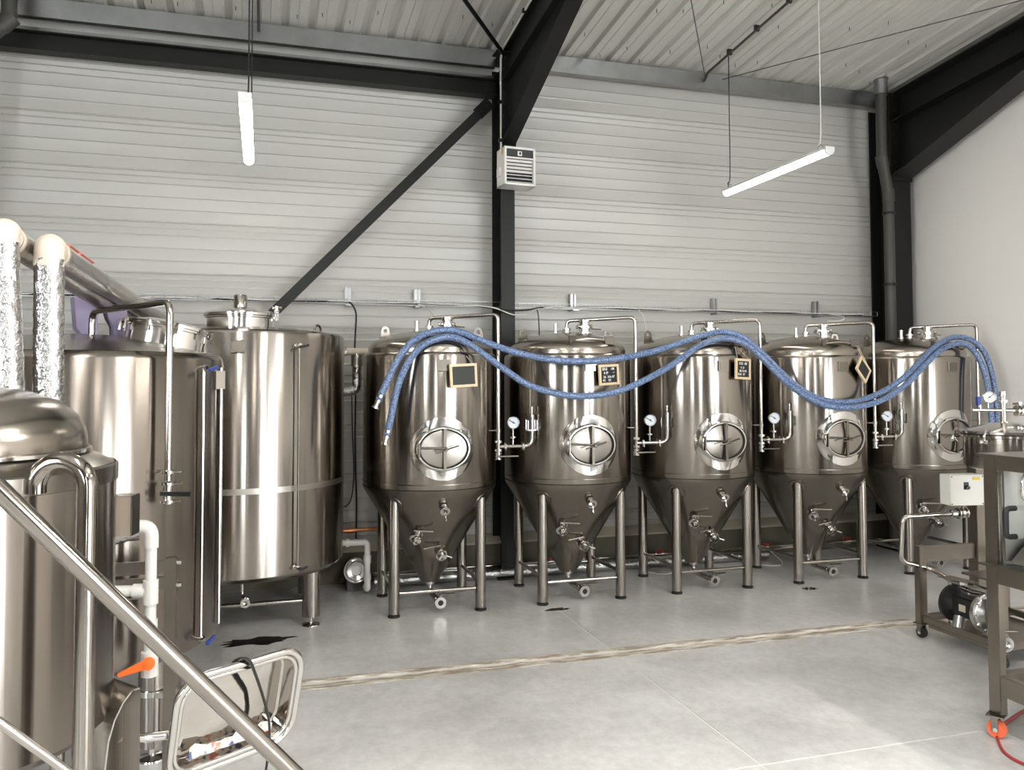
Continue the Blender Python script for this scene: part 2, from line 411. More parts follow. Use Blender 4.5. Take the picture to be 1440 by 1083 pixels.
def rafter(label, X, bw, hs, y_end=-5.5):
    t = thing('roof_rafter', label, 'beam', (X, 8.205, 0))
    zt = lambda y: roof_z(8.205+y)-.10        # top of the rafter below the deck (purlins between)
    y1 = y_end-8.205
    hl = -2.6                                  # haunch length
    zb = lambda y: zt(y)-.33 if y < hl else (4.47+(zt(hl)-.33-4.47)*(y/hl))
    def yzp(poly, x0, x1): return MB().prism(poly, x1-x0, Matrix(((0, 0, 1, x0), (1, 0, 0, 0), (0, 1, 0, 0), (0, 0, 0, 1))))
    yzp([(0, 4.47), (0, zt(0)), (y1, zt(y1)), (y1, zb(y1)), (hl, zb(hl))], -.005, .005).build('web', 'black_steel', t)
    yzp([(.35, zt(.35)), (y1, zt(y1)), (y1, zt(y1)-.013), (.35, zt(.35)-.013)], -bw/2, bw/2).build('top_flange', 'black_steel', t)
    yzp([(0, 4.47), (hl, zb(hl)), (y1, zb(y1)), (y1, zb(y1)-.013), (hl, zb(hl)-.013), (0, 4.455)], -bw/2, bw/2).build('bottom_flange', 'black_steel', t)
    zi = lambda y: zt(y)-.33
    yzp([(0, zi(0)), (hl, zi(hl)), (hl, zi(hl)-.012), (0, zi(0)-.012)], -bw/2, bw/2).build('haunch_flange', 'black_steel', t)
    MB().bbox((-bw/2-.01, -.025, 4.42), (bw/2+.01, 0, zt(0)+.02)).build('end_plate', 'black_steel', t)
    for s in (-1, 1):
        for q in range(7):
            zq = 4.52+q*.125
            MB().lathe([(0, 0), (.017, 0), (.017, .014), (.010, .016), (.010, .03), (0, .03)], 6, MX((s*bw*.30, -.025, zq), (0, -1, 0))).build('bolt', 'black_steel', t)
    return t
rafter('black haunched steel rafter rising from the central column towards the viewer', 2.418, .148, -1)
rafter('black haunched steel rafter running along the top of the white wall', 7.37, .30, 1)

def zbar(name, label, x0, x1, prof, m, cat='beam'):
    o = MB().prism(prof, x1-x0, Matrix(((0, 0, 1, x0), (1, 0, 0, 0), (0, 1, 0, 0), (0, 0, 0, 1)))).build(name, m, angle=20)
    return tag(o, label, cat)
def cee(y, z0, z1, t=.003, w=.07, lip=.02):      # C section opening away from the room
    return [(y, z0), (y+w, z0), (y+w, z0+lip), (y+w-t, z0+lip), (y+w-t, z0+t), (y+t, z0+t), (y+t, z1-t), (y+w-t, z1-t), (y+w-t, z1-lip), (y+w, z1-lip), (y+w, z1), (y, z1)]
zbar('eaves_purlin', 'galvanised eaves purlin over the left part of the wall, above the black beam', XL, 2.33, cee(8.36, 5.34, 5.52), 'galva')
zbar('eaves_purlin', 'galvanised eaves purlin over the right part of the wall, between the two columns', 2.50, 7.21, cee(8.33, 5.35, 5.53), 'galva')
zbar('edge_trim', 'thin galvanised trim strip under the left eaves purlin', XL, 2.33, [(8.40, 5.20), (8.44, 5.20), (8.44, 5.27), (8.43, 5.27), (8.425, 5.215), (8.40, 5.215)], 'galva', 'trim')
t = thing('eaves_beam', 'long black steel beam across the top of the left wall', 'beam', (XL, 8.42, 5.03))
MB().bbox((0, -.08, 0), (2.34-XL, .06, .012)).build('flange', 'black_steel', t)
MB().bbox((0, -.08, .165), (2.34-XL, .06, .177)).build('flange', 'black_steel', t)
MB().bbox((0, -.015, .012), (2.34-XL, -.005, .165)).build('web', 'black_steel', t)

t = thing('diagonal_brace', 'black flat diagonal brace crossing the left wall down to the tall tank', 'brace', (2.30, 8.36, 4.98))
p0 = Vector((0, 0, 0)); p1 = Vector((-2.34, 0, -2.43)); L_ = (p1-p0).length
Mb = Matrix((Vector((p1-p0)).normalized(), Vector((0, 1, 0)), Vector((p1-p0)).normalized().cross(Vector((0, 1, 0))))).transposed().to_4x4()
MB().box((L_/2, 0, 0), (L_-.1, .012, .098), Mb).build('bar', 'black_steel', t)
MB().box((L_/2, .03, .045), (L_-.1, .06, .008), Mb).build('angle_leg', 'black_steel', t)
MB().box((.13, .012, -.005), (.20, .012, .13), Mb).build('gusset_plate', 'black_steel', t)
for q in (.09, .17): MB().lathe([(0, 0), (.016, 0), (.016, .014), (0, .014)], 6, Mb @ MX((q, -.006, 0), (0, -1, 0))).build('bolt', 'black_steel', t)
t = thing('roof_brace', 'black bar brace under the left roof running to the column head', 'brace', (2.36, 8.15, 5.40))
Lr = Vector((-1.75, -2.55, .20))
MB().tube([(0, 0, 0), Lr], .025, n=4).build('bar', 'black_steel', t)
MB().box((0, 0, 0), (.20, .16, .015)).build('gusset_plate', 'black_steel', t)
for n_, (a, b), lab in ((0, ((4.76, 8.25, 5.45), (2.7, 5.2, 5.72)), 'thin steel tie wire slanting under the roof beside the central rafter'),
                   (1, ((4.95, 8.2, 5.42), (7.35, 5.3, 5.62)), 'thin steel tie wire running under the roof towards the white wall')):
    tag(MB().tube([a, b], .005, n=6).build('tie_wire', 'dark_pipe'), lab, 'wire')

# downpipes
def downpipe(label, pts, r=.062):
    t = thing('downpipe', label, 'pipe', (pts[0][0], pts[0][1], 0)); o = Vector((pts[0][0], pts[0][1], 0))
    P = [Vector(p)-o for p in pts]
    MB().lathe([(.058, 0), (.075, 0), (.075, .17), (.088, .175), (.088, .19), (.058, .19)], 20, MX(P[0]-Vector((0, 0, .16)))).build('outlet_collar', 'galva', t)
    MB().tube([p for p in P], r, n=18, bend=.05).build('pipe', 'dark_pipe', t)
    for i in range(1, len(P)-1):
        d = (P[i+1]-P[i]).normalized() if i == 1 else (P[i]-P[i-1]).normalized()
        MB().lathe([(r, -.07), (r+.008, -.07), (r+.008, .07), (r, .07)], 18, MX(P[i]+(P[i+1]-P[i]).normalized()*.02, (P[i+1]-P[i]))).build('socket', 'dark_pipe', t)
    for zc in (4.0, 3.15):
        if zc < P[-2].z: MB().lathe([(r, -.016), (r+.012, -.016), (r+.012, .016), (r, .016)], 18, MX((P[-1].x, P[-1].y, zc))).build('pipe_clip', 'black_steel', t)
    return t
downpipe('dark grey downpipe in the right corner, with an offset bend', ((6.99, 8.06, 5.56), (6.985, 8.06, 4.62), (7.132, 8.135, 4.24), (7.132, 8.135, .06)))
t = downpipe('dark downpipe at the far left edge, bending out of sight', ((-2.13, 8.02, 5.60), (-2.13, 8.02, 5.14), (-2.40, 8.02, 4.86), (-2.60, 8.06, .06)))

# fan heater on the column
t = thing('fan_heater', 'white louvred fan heater mounted on the central black column', 'heater', (2.455, 8.03, 3.985), math.radians(4))
W, H, D = .335, .385, .23
mb = MB(); mb.bbox((-W/2, -D/2+.03, 0), (-W/2+.012, D/2, H)); mb.bbox((W/2-.012, -D/2+.03, 0), (W/2, D/2, H)); mb.bbox((-W/2, -D/2+.03, 0), (W/2, D/2, .012)); mb.bbox((-W/2, -D/2+.03, H-.012), (W/2, D/2, H)); mb.bbox((-W/2, D/2-.012, 0), (W/2, D/2, H))
mb.build('casing', 'heater_white', t)
mb = MB()
for a, b in (((-W/2, 0), (-W/2+.022, H)), ((W/2-.022, 0), (W/2, H)), ((-W/2, 0), (W/2, .02)), ((-W/2, H-.02), (W/2, H)), ((-W/2, H-.115), (W/2, H-.103))):
    mb.bbox((a[0], -D/2, a[1]), (b[0], -D/2+.03, b[1]))
mb.build('front_frame', 'heater_white', t)
MB().bbox((-W/2+.02, -D/2+.05, .01), (W/2-.02, -D/2+.06, H-.10)).build('dark_core', 'black_plastic', t)
cp = MB().bbox((-W/2+.022, -D/2+.012, H-.103), (W/2-.022, -D/2+.03, H-.02)).build('control_panel', 'slate_dusty', t)
MB().bbox((-.022, -D/2+.004, H-.085), (.022, -D/2+.014, H-.04)).build('thermostat', 'heater_white', cp)
MB().bbox((-.008, -D/2, H-.075), (.010, -D/2+.006, H-.05)).build('knob', 'black_plastic', cp)
for i in range(7):
    zc = .036+i*.0355
    MB().box((0, -D/2+.026, zc), (W-.05, .030, .004), MR((0, 0, 0)) @ Matrix.Translation((0, -D/2+.026, zc)) @ Matrix.Rotation(math.radians(62 if i > 2 else 28), 4, 'X') @ Matrix.Translation((0, D/2-.026, -zc))).build('louvre_slat', 'heater_white', t)
MB().bbox((-W/2-.02, -.02, .10), (-W/2, .07, .19)).build('terminal_box', 'heater_white', t)
MB().bbox((-W/2-.002, -.07, H-.07), (-W/2, -.03, H-.02)).build('warning_label', 'yellow_label', t)
MB().bbox((-.06, D/2, .08), (.06, D/2+.035, .30)).build('mounting_bracket', 'black_steel', t)

# conduit down the column head to the heater and up along the rafter
t = thing('conduit', 'pale grey conduit running down the rafter and column head to the fan heater', 'conduit', (2.335, 8.17, 4.35))
P = [(0, 0, 0), (0, 0, 1.02), (.01, -.05, 1.10), (.01, -3.2, 1.38)]
MB().tube(P, .011, n=10, bend=.05).build('pipe', 'pvc', t)
for q in ((0, 0, .15), (0, 0, .55), (.01, -.8, 1.166), (.01, -1.6, 1.237)):
    MB().box(q, (.05, .035, .035)).build('clip', 'black_plastic', t)

# ------------------------------------------------------------------ hanging LED battens
def batten(label, X, y0, y1, Z, track_x, cords):
    t = thing('batten_light', label, 'lamp', (X, (y0+y1)/2, Z), group='hanging batten lights'); h = (y1-y0)/2
    # diffuser: half-round trough, body on top, end caps
    pr = [(.045*math.cos(a), .045*math.sin(a)) for a in [PI+PI*k/10 for k in range(11)]]
    Mx = Matrix(((1, 0, 0, 0), (0, 0, 1, -h+.02), (0, 1, 0, 0), (0, 0, 0, 1)))
    MB().prism(pr, 2*h-.04, Mx).build('diffuser', 'led', t)
    MB().bbox((-.045, -h+.02, .0005), (.045, h-.02, .024)).build('body', 'lamp_body', t)
    for s in (-1, 1):
        MB().prism([(p[0]*1.05, p[1]*1.05) for p in pr]+[(.047, .026), (-.047, .026)], .02, Matrix(((1, 0, 0, 0), (0, 0, 1, -h if s < 0 else h-.02), (0, 1, 0, 0), (0, 0, 0, 1)))).build('end_cap', 'lamp_body', t)
    for yy, white in cords:
        y = yy-(y0+y1)/2; top = roof_z(yy)-.03-Z
        hk = smooth_path([(0, y-.05, .02), (0, y-.05, .055), (0, y-.01, .075), (0, y+.015, .05), (0, y, .02)], 4)
        MB().tube(hk, .004, n=6).build('hook', 'tube', t)
        MB().tube(smooth_path([(0, y, .045), (.012, y+.03, .10), (.02, y, .18), (.02, y, top*.6), (.02, y, top)], 4), .0055, n=6).build('cord', 'cable_white' if white else 'rubber', t)
    return t
batten('lit batten lamp hanging over the tall cylindrical tank on the left', -.14, 6.15, 7.95, 4.05, 0, ((6.35, False), (7.80, False)))
batten('lit batten lamp hanging over the right-hand conical tanks', 4.78, 6.15, 7.88, 4.05, 0, ((6.30, True), (7.82, False)))
def track(label, x, y0, y1, m='dark_pipe'):
    t = thing('lighting_conduit', label, 'conduit', (x, y1, roof_z(y1)-.06))
    dz = roof_z(y0)-roof_z(y1)
    MB().tube([(0, y0-y1, dz), (0, 0, 0), (.0, .08, -.07)], .013, n=8, bend=.03).build('pipe', m, t)
    for q in (.15, .32, .5, .75): MB().box((0, (y0-y1)*q, dz*q+.015), (.05, .03, .06)).build('clip', 'black_plastic', t)
track('dark conduit under the right roof that feeds the hanging batten lamp', 4.79, 5.2, 8.24)
track('dark conduit stub under the left roof above the hanging lamp', -.07, 5.2, 8.26)

# ------------------------------------------------------------------ cable tray and cables on the wall
t = thing('cable_tray', 'galvanised wire-mesh cable tray running along the wall above the tanks', 'cable tray', (-2.6, 8.5, 2.80))
mb = MB(); LT = 7.21+2.6
for (y, z_) in ((-.05, .0), (0, .0), (.05, .0), (-.06, .05), (.06, .05)): mb.tube([(0, y, z_), (LT, y, z_)], .0028, n=5)
n = int(LT/.10)
for i in range(n+1):
    x = i*.10; mb.tube([(x, -.06, .05), (x, -.06, 0), (x, .06, 0), (x, .06, .05)], .0025, n=4)
tag(mb.build('wire_mesh', 'galva', t), kind='stuff')
for X in (.82, 1.53, 3.26, 5.02, 6.40):
    mb = MB(); x = X+2.6
    mb.bbox((x-.035, .055, .02), (x+.035, .085, .17)); mb.bbox((x-.035, -.06, -.02), (x+.035, .085, -.008)); mb.bbox((x-.032, .03, .02), (x-.012, .06, .17)); mb.bbox((x+.012, .03, .02), (x+.032, .06, .17))
    mb.build('bracket', 'galva', t)
def cable(label, pts, m, r=.007, sub=5):
    return tag(MB().tube(smooth_path(pts, sub), r, n=6).build('cable', m), label, 'cable')
rnd = random.Random(11)
def runp(x0, x1, y, z_, n): return [(x0+(x1-x0)*i/n, y+rnd.uniform(-.02, .02), z_+rnd.uniform(-.006, .010)) for i in range(n+1)]
cable('black cable lying in the tray left of the column, dropping beside the tall tank', runp(-2.6, .78, 8.47, 2.812, 14)+[(.84, 8.44, 2.80), (.89, 8.43, 2.70), (.885, 8.44, 2.5), (.88, 8.44, 2.35)], 'rubber', .009)
cable('white cable lying along the tray left of the column and sagging past it', runp(-2.6, 2.0, 8.46, 2.818, 18)+[(2.25, 8.20, 2.77), (2.45, 8.165, 2.70), (2.62, 8.165, 2.70), (2.78, 8.40, 2.78), (3.0, 8.46, 2.815)]+runp(3.2, 7.0, 8.46, 2.818, 14), 'cable_white')
cable('black cable sagging in front of the column and along the tray to the right', runp(.9, 2.05, 8.49, 2.812, 5)+[(2.3, 8.19, 2.755), (2.48, 8.16, 2.74), (2.65, 8.17, 2.755), (2.82, 8.40, 2.80)]+runp(3.0, 7.0, 8.49, 2.812, 14), 'rubber', .008)
cable('pale cable dropping from the tray to the top of the first conical tank', [(1.52, 8.43, 2.80), (1.58, 8.38, 2.78), (1.60, 8.1, 2.70), (1.57, 7.75, 2.62), (1.53, 7.50, 2.60)], 'cable_white', .010)
cable('thin dark cable dropping from the tray behind the second conical tank', [(2.80, 8.43, 2.80), (2.82, 8.42, 2.7), (2.83, 8.42, 2.4), (2.83, 8.42, 2.0)], 'rubber', .006)
cable('thin pale cable dropping from the tray behind the third conical tank', [(4.0, 8.43, 2.80), (4.06, 8.42, 2.70), (4.08, 8.42, 2.4), (4.08, 8.42, 2.0)], 'cable_white', .006)
cable('pale cable from the tray to the fitting on the fourth conical tank', [(6.35, 8.43, 2.81), (6.38, 8.30, 2.80), (6.36, 8.0, 2.74), (6.0, 7.60, 2.66), (5.70, 7.42, 2.64)], 'cable_white', .007)
cable('black cable hanging down the wall between the tall tank and the first conical tank', [(.90, 8.52, 1.95), (.895, 8.52, 1.5), (.90, 8.50, 1.1), (.91, 8.50, .8), (.90, 8.45, .45)], 'rubber', .009)
cable('thin black cable looping on the wall below the insulated elbow', [(.86, 8.53, 1.95), (.87, 8.53, 1.5), (.885, 8.53, 1.1), (.86, 8.53, .84), (.80, 8.53, .76), (.74, 8.53, .80), (.70, 8.53, .90)], 'rubber', .006)

# ------------------------------------------------------------------ fittings shared by the tanks
def valve(parent, loc, d, size, handle_dir=None, hl=.12, name='valve', m='polish', flat=True):
    """sanitary valve: flanged body along d, optional lever handle as sub-part"""
    s = size
    o = MB().lathe([(0, 0), (s*1.35, 0), (s*1.35, s*.28), (s*.9, s*.34), (s*.9, s*.8), (s*1.25, s*.85), (s*1.25, s*1.5), (s*.9, s*1.55), (s*.9, s*2.0), (s*1.35, s*2.05), (s*1.35, s*2.4), (s*.75, s*2.4), (s*.70, s*1.9), (0, s*1.9)], 18, MX(loc, d)).build(name, m, parent)
    if handle_dir:
        c = Vector(loc)+Vector(d).normalized()*s*1.2; h = Vector(handle_dir).normalized()
        mb = MB().cyl(c, c+h*s*1.9, s*.35, n=10)
        side = h.cross(Vector(d)).normalized(); base = c+h*s*1.8
        mb.tube([base-side*.006, base+side*hl], .009, n=8, flat=(.013, .009))
        mb.build('handle', 'tube', o)
    return o
def gauge_parts(parent, c, r, nrm=(0, -1, 0), ang=35):
    g_ = MB().lathe([(0, .03), (r*.96, .03), (r, .025), (r, -.006), (r*.90, -.010), (r*.88, 0), (0, .0)], 28, MX(c, Vector(nrm)*-1)).build('pressure_gauge', 'polish', parent)
    M = MX(Vector(c)+Vector(nrm)*.002, Vector(nrm))
    MB().lathe([(0, .0), (r*.87, 0)], 28, M).build('dial', 'dial', g_)
    a = math.radians(ang)
    mb = MB().box((0, 0, 0), (r*1.15, r*.10, .002), MX(Vector(c)+Vector(nrm)*.005, Vector(nrm)) @ Matrix.Rotation(a, 4, 'Z') @ Matrix.Translation((r*.22, 0, 0)))
    mb.lathe([(0, .004), (r*.14, .004), (r*.14, 0)], 12, MX(Vector(c)+Vector(nrm)*.004, Vector(nrm)))
    mb.build('needle', 'black_plastic', g_)
    mb = MB()
    for k in range(21):
        b = math.radians(-45+270*k/20); l = .16 if k % 5 == 0 else .09
        mb.box((r*(.80-l/2), 0, 0), (r*l, r*.03, .001), M @ Matrix.Translation((0, 0, .0015)) @ Matrix.Rotation(b, 4, 'Z'))
    mb.build('scale_marks', 'black_plastic', g_)
    return g_

# ------------------------------------------------------------------ conical fermentation tanks
CX = [1.47+1.342*i for i in range(5)]; CY = 7.54
CONE = ((.605, 1.085), (.598, 1.06), (.575, 1.02), (.088, .215))
def cone_r(z_): return .088+(z_-.215)/(1.02-.215)*(.575-.088)
def fermenter():
    t = thing('fermentation_tank', 'x', 'tank')
    R = .605
    sh = MB().lathe([(.598, 1.085), (R, 1.10), (R, 2.235), (.602, 2.25), (.590, 2.262), (.555, 2.266)], 96).build('shell', 'brushed', t)
    MB().lathe([(R-.001, 1.128), (R+.0025, 1.130), (R+.0025, 1.137), (R-.001, 1.139)], 96).build('weld_seam', 'satin', sh)
    MB().lathe(CONE+((.086, .205), (0, .205)), 96).build('cone', 'satin', t)
    MB().lathe([(.562, 2.255), (.562, 2.300), (.555, 2.330), (.532, 2.358), (.48, 2.388), (.40, 2.420), (.28, 2.452), (.14, 2.474), (0, 2.482)], 96).build('dome', 'dome', t)
    # legs
    for sx in (-1, 1):
        for sy in (-.37, .36):
            x, y = sx*.382, sy; rr = math.hypot(x, y); zt = .215+(rr-.088)/(.575-.088)*.805
            lg = MB().lathe([(0, .028), (.047, .028), (.047, zt+.04), (0, zt+.07)], 24, Matrix.Translation((x, y, 0))).build('leg', 'leg_steel', t)
            MB().lathe([(0, 0), (.052, 0), (.052, .016), (.034, .02), (.034, .03), (0, .03)], 20, Matrix.Translation((x, y, 0))).build('foot', 'rubber', lg)
            nr = Vector((x/rr*.856, y/rr*.856, -.517))
            MB().lathe([(.05, 0), (.088, .0), (.086, .010), (.05, .012)], 24, MX(Vector((x, y, zt))-nr*.004, nr)).build('leg_collar', 'satin', lg)
    for a, b in (((-.382, -.37), (.382, -.37)), ((-.382, .36), (.382, .36)), ((-.382, -.37), (-.382, .36)), ((.382, -.37), (.382, .36))):
        a = Vector((*a, .195)); b = Vector((*b, .195)); d = (b-a).normalized()*.046
        zz = Vector((0, 0, 0)) if abs(a.x-b.x) > .1 else Vector((0, 0, .045))
        MB().tube([a+d+zz, b-d+zz], .017, n=12).build('stretcher_bar', 'tube', t)
    # manway on the front of the shell
    mz = 1.44
    Mf = Matrix(((1, 0, 0, 0), (0, 0, -1, -R), (0, 1, 0, mz), (0, 0, 0, 1)))      # local xy on the front plane, z outwards
    def sag(x): return R-math.sqrt(max(R*R-x*x, 0))
    n = 64; rows = []
    prof = ((.280, .270, 0, .000), (.278, .268, 0, .006), (.250, .235, .3, .010), (.238, .192, .8, .014), (.232, .184, 1, .030), (.224, .176, 1, .034), (.216, .168, 1, .034), (.214, .166, 1, .006), (.196, .152, 1, .004))
    vs = []; fs = []
    for i, (ax, az, flat, out) in enumerate(prof):
        for k in range(n):
            a = 2*PI*k/n; x = ax*math.cos(a); y = az*math.sin(a)
            vs.append((x, y, -sag(x)*(1-flat)-.012*flat+out))
    for i in range(len(prof)-1):
        for k in range(n): fs.append((i*n+k, i*n+(k+1) % n, (i+1)*n+(k+1) % n, (i+1)*n+k))
    nk = MB().add(vs, fs, Mf).build('manway_neck', 'polish', t, angle=50)
    dr = MB().lathe([(0, .020), (.03, .019), (.16, .006), (.170, .004), (.176, -.004), (.176, -.012)], 64, Mf, 1.17, .91).build('manway_door', 'door_steel', t)
    MB().torus(.186, .0055, Mf @ Matrix.Translation((0, 0, -.002)), 64, 8, 1.12, .885).build('gasket', 'rubber', dr)
    MB().box((.004, 0, .040), (.024, .352, .024), Mf).build('crossbar', 'bar_steel', dr)
    mb = MB(); mb.tube([Mf @ Vector(p) for p in ((-.21, .010, .035), (-.12, .010, .045), (0, .004, .050))], .009, n=8)
    mb.box((-.215, -.01, .03), (.014, .13, .03), Mf); mb.build('hinge_arm', 'bar_steel', dr)
    mb = MB(); mb.cyl(Mf @ Vector((.004, 0, .045)), Mf @ Vector((.004, 0, .105)), .010, n=12)
    mb.tube([Mf @ Vector(p) for p in ((-.085, -.028, .085), (.004, 0, .100), (.115, .030, .085))], .0075, n=8)
    mb.lathe([(0, 0), (.016, .0), (.016, .012), (.010, .018), (0, .018)], 14, Mf @ Matrix.Translation((.004, 0, .095))); mb.build('wing_handle', 'bar_steel', dr)
    # nameplate
    Mp = MR((.0, -R, 2.15))
    np_ = MB().bbox((-.052, -.016, -.048), (.052, .0, .048), Mp).build('nameplate_bracket', 'satin', t)
    MB().bbox((-.042, -.019, -.038), (.042, -.016, .038), Mp).build('nameplate', 'bar_steel', np_)
    # lifting lugs
    for X, Y in ((-.385, .20), (.50, .16)):
        a = math.atan2(Y, X); P = []
        for k in range(9): b = PI*k/8; P.append((.040*math.cos(b), .075+.040*math.sin(b)))
        P += [(-.060, -.07), (.060, -.07)]
        n1 = len(P); hole = [(.019*math.cos(2*PI*k/12), .075+.019*math.sin(2*PI*k/12)) for k in range(12)]
        M = Matrix.Translation((X, Y, 2.41)) @ Matrix.Rotation(.2 if X < 0 else -.25, 4, 'Z') @ Matrix.Rotation(PI/2, 4, 'X')
        mb = MB(); bm = bmesh.new()
        o_ = [bm.verts.new((p[0], p[1], 0)) for p in P]; h_ = [bm.verts.new((p[0], p[1], 0)) for p in hole]
        ed = [bm.edges.new((o_[i], o_[(i+1) % n1])) for i in range(n1)]+[bm.edges.new((h_[i], h_[(i+1) % 12])) for i in range(12)]
        bmesh.ops.triangle_fill(bm, use_beauty=True, edges=ed)
        bm.verts.index_update(); vv = [tuple(v.co) for v in bm.verts]; ff = [tuple(v.index for v in f.verts) for f in bm.faces]; bm.free()
        nv = len(vv)
        mb.add(vv+[(p[0], p[1], .010) for p in vv], ff+[tuple(i+nv for i in reversed(f)) for f in ff]+
               [(i, (i+1) % n1, nv+(i+1) % n1, nv+i) for i in range(n1)]+[(n1+i, n1+(i+1) % 12, nv+n1+(i+1) % 12, nv+n1+i) for i in range(12)], M)
        mb.build('lifting_lug', 'satin', t)
    # top fittings
    MB().lathe([(0, 0), (.045, 0), (.045, .012), (.026, .016), (.026, .030), (.040, .032), (.040, .050), (0, .050)], 20, Matrix.Translation((-.015, -.04, 2.470))).build('top_ferrule', 'polish', t)
    cp = MB().tube([(-.015, -.04, 2.49), (-.015, -.04, 2.592), (.54, -.40, 2.612), (.54, -.40, 1.36)], .0175, n=12, bend=.06).build('cleaning_pipe', 'tube', t)
    for z_ in (1.475, 1.40): MB().lathe([(.015, -.012), (.036, -.010), (.036, .010), (.015, .012)], 16, Matrix.Translation((.54, -.40, z_))).build('clamp', 'polish', cp)
    mb = MB().tube([(.44, -.385, 1.575), (.54, -.40, 1.575)], .006, n=8); mb.lathe([(.016, -.012), (.024, -.012), (.024, .012), (.016, .012)], 14, Matrix.Translation((.54, -.40, 1.575))); mb.build('pipe_support', 'tube', cp)
    st = MB().lathe([(0, 0), (.030, 0), (.030, .01), (.017, .014), (.017, .075), (.020, .078), (.020, .095), (0, .095)], 16, Matrix.Translation((-.13, -.04, 2.468))).build('top_stub', 'polish', t)
    # pressure relief cluster
    M0 = Vector((.13, -.14, 2.462))
    cl_ = MB().lathe([(0, 0), (.058, 0), (.058, .014), (.040, .018), (.040, .034), (.056, .036), (.056, .058), (.036, .060), (.036, .080), (.046, .084), (.046, .102), (.020, .106), (0, .106)], 20, Matrix.Translation(M0) @ Matrix.Scale(1.3, 4)).build('relief_valve', 'polish', t)
    mb = MB()
    for k in range(4):
        a = k*PI/2+.5; mb.lathe([(0, 0), (.013, 0), (.013, .03), (.008, .034), (0, .034)], 10, MX(M0+Vector((.055*math.cos(a), .055*math.sin(a), .065)), (math.cos(a), math.sin(a), .1)) @ Matrix.Scale(1.4, 4))
    mb.build('side_port', 'polish', cl_)
    MB().tube([M0+Vector((.05, 0, .05)), M0+Vector((.16, -.02, .045))], .008, n=8, flat=(.010, .006)).build('lever', 'tube', cl_)
    # hose saddle
    sdo = MB().tube(smooth_path([(-.13, -.465, 2.375), (-.05, -.475, 2.392), (.055, -.478, 2.398), (.16, -.47, 2.392), (.24, -.455, 2.375)], 5), .020, n=12).build('hose_saddle', 'dome', t)
    for x, a in ((-.125, .35), (.235, -.25)):
        MB().box((0, 0, 0), (.085, .010, .078), MR((x, -.492, 2.385), math.radians(-14), 0, a)).box((0, .03, -.034), (.085, .06, .010), MR((x, -.492, 2.385), math.radians(-14), 0, a)).build('saddle_plate', 'satin', sdo)
    # cone valves
    def on_cone(ang, z_):
        r = cone_r(z_); a = math.radians(ang); return Vector((r*math.cos(a), r*math.sin(a), z_)), Vector((math.cos(a)*.856, math.sin(a)*.856, -.517))
    p, n_ = on_cone(-88, .94); sv = valve(t, p-n_*.012, n_, .032, name='sample_valve')
    mb = MB(); q = p+n_*.05; mb.tube([q, q+Vector((0, -.02, -.02)), q+Vector((.004, -.025, -.085))], .008, n=8); mb.lathe([(0, 0), (.012, 0), (.012, .03), (0, .03)], 10, MX(q+Vector((-.01, 0, -.01)), (-.4, -.8, .3))); mb.build('spout', 'tube', sv)
    p, n_ = on_cone(-118, .69); v1 = valve(t, p-n_*.012, n_, .036, (-.25, -.5, .75), .17, 'outlet_valve')
    q = p+n_*.055; MB().lathe([(0, 0), (.026, 0), (.026, .03), (.036, .034), (.036, .05), (.022, .05), (.022, .02), (0, .02)], 16, MX(q, (.15, -.75, -.62))).build('outlet', 'polish', v1)
    p, n_ = on_cone(-84, .535); v2 = valve(t, p-n_*.012, n_, .038, (-.1, -.45, .8), -.15, 'racking_valve')
    q = p+n_*.06; mb = MB().lathe([(0, 0), (.028, 0), (.028, .03), (.038, .034), (.038, .052), (.023, .052), (.023, .02), (0, .02)], 16, MX(q, (.15, -.8, -.58))); mb.tube([q+Vector((.0, -.02, 0)), q+Vector((.09, -.05, -.03))], .007, n=8); mb.build('outlet', 'polish', v2)
    # bottom outlet
    bo = MB().tube([(0, 0, .215), (0, 0, .105), (.02, -.30, .092)], .026, n=16, bend=.09).build('bottom_pipe', 'tube', t)
    MB().lathe([(.026, 0), (.045, 0), (.045, .02), (.026, .024)], 18, Matrix.Translation((0, 0, .175))).build('clamp', 'polish', bo)
    bv = valve(t, (.02, -.29, .092), (.05, -1, -.04), .030, (0, -.05, 1), .14, 'bottom_valve')
    MB().lathe([(.024, .0), (.050, .0), (.052, .006), (.050, .014), (.024, .014)], 24, MX((.0236, -.362, .0891), (.05, -1, -.04))).build('outlet_ring', 'polish', bv)
    MB().lathe([(0, .009), (.025, .009), (.025, .0)], 20, MX((.0236, -.362, .0891), (.05, -1, -.04))).build('outlet_bore', 'rubber', bv)  # black disc painting in the dark inside of the outlet
    # gauge manifold
    mf = MB().tube([(.54, -.40, 1.432), (.80, -.42, 1.432), (.845, -.425, 1.46), (.845, -.425, 1.555)], .0175, n=12, bend=.05).build('manifold_pipe', 'tube', t)
    for x in (.60, .765):
        MB().lathe([(.014, -.013), (.036, -.010), (.036, .010), (.014, .013)], 16, MX((x, -.405-.03*(x-.54), 1.432), (1, -.07, 0))).lathe([(0, 0), (.006, 0), (.010, .006), (0, .024)], 8, MX((x, -.43, 1.41), (.2, -.6, -.7))).build('clamp', 'polish', mf)
    MB().tube([(.672, -.41, 1.432), (.672, -.41, 1.60)], .010, n=10).build('gauge_stem', 'tube', mf)
    MB().lathe([(.010, 0), (.030, 0), (.030, .014), (.010, .014)], 14, Matrix.Translation((.672, -.41, 1.505))).build('stem_clamp', 'polish', mf)
    gauge_parts(t, (.672, -.425, 1.643), .056, (-.25, -.97, 0), 148)
    sg = MB().lathe([(.012, 0), (.020, .0), (.020, .145), (.024, .148), (.024, .16), (.006, .165), (.006, .205), (.012, .21), (.012, .23), (0, .235)], 16, Matrix.Translation((.845, -.425, 1.55))).build('airlock', 'polish', t)
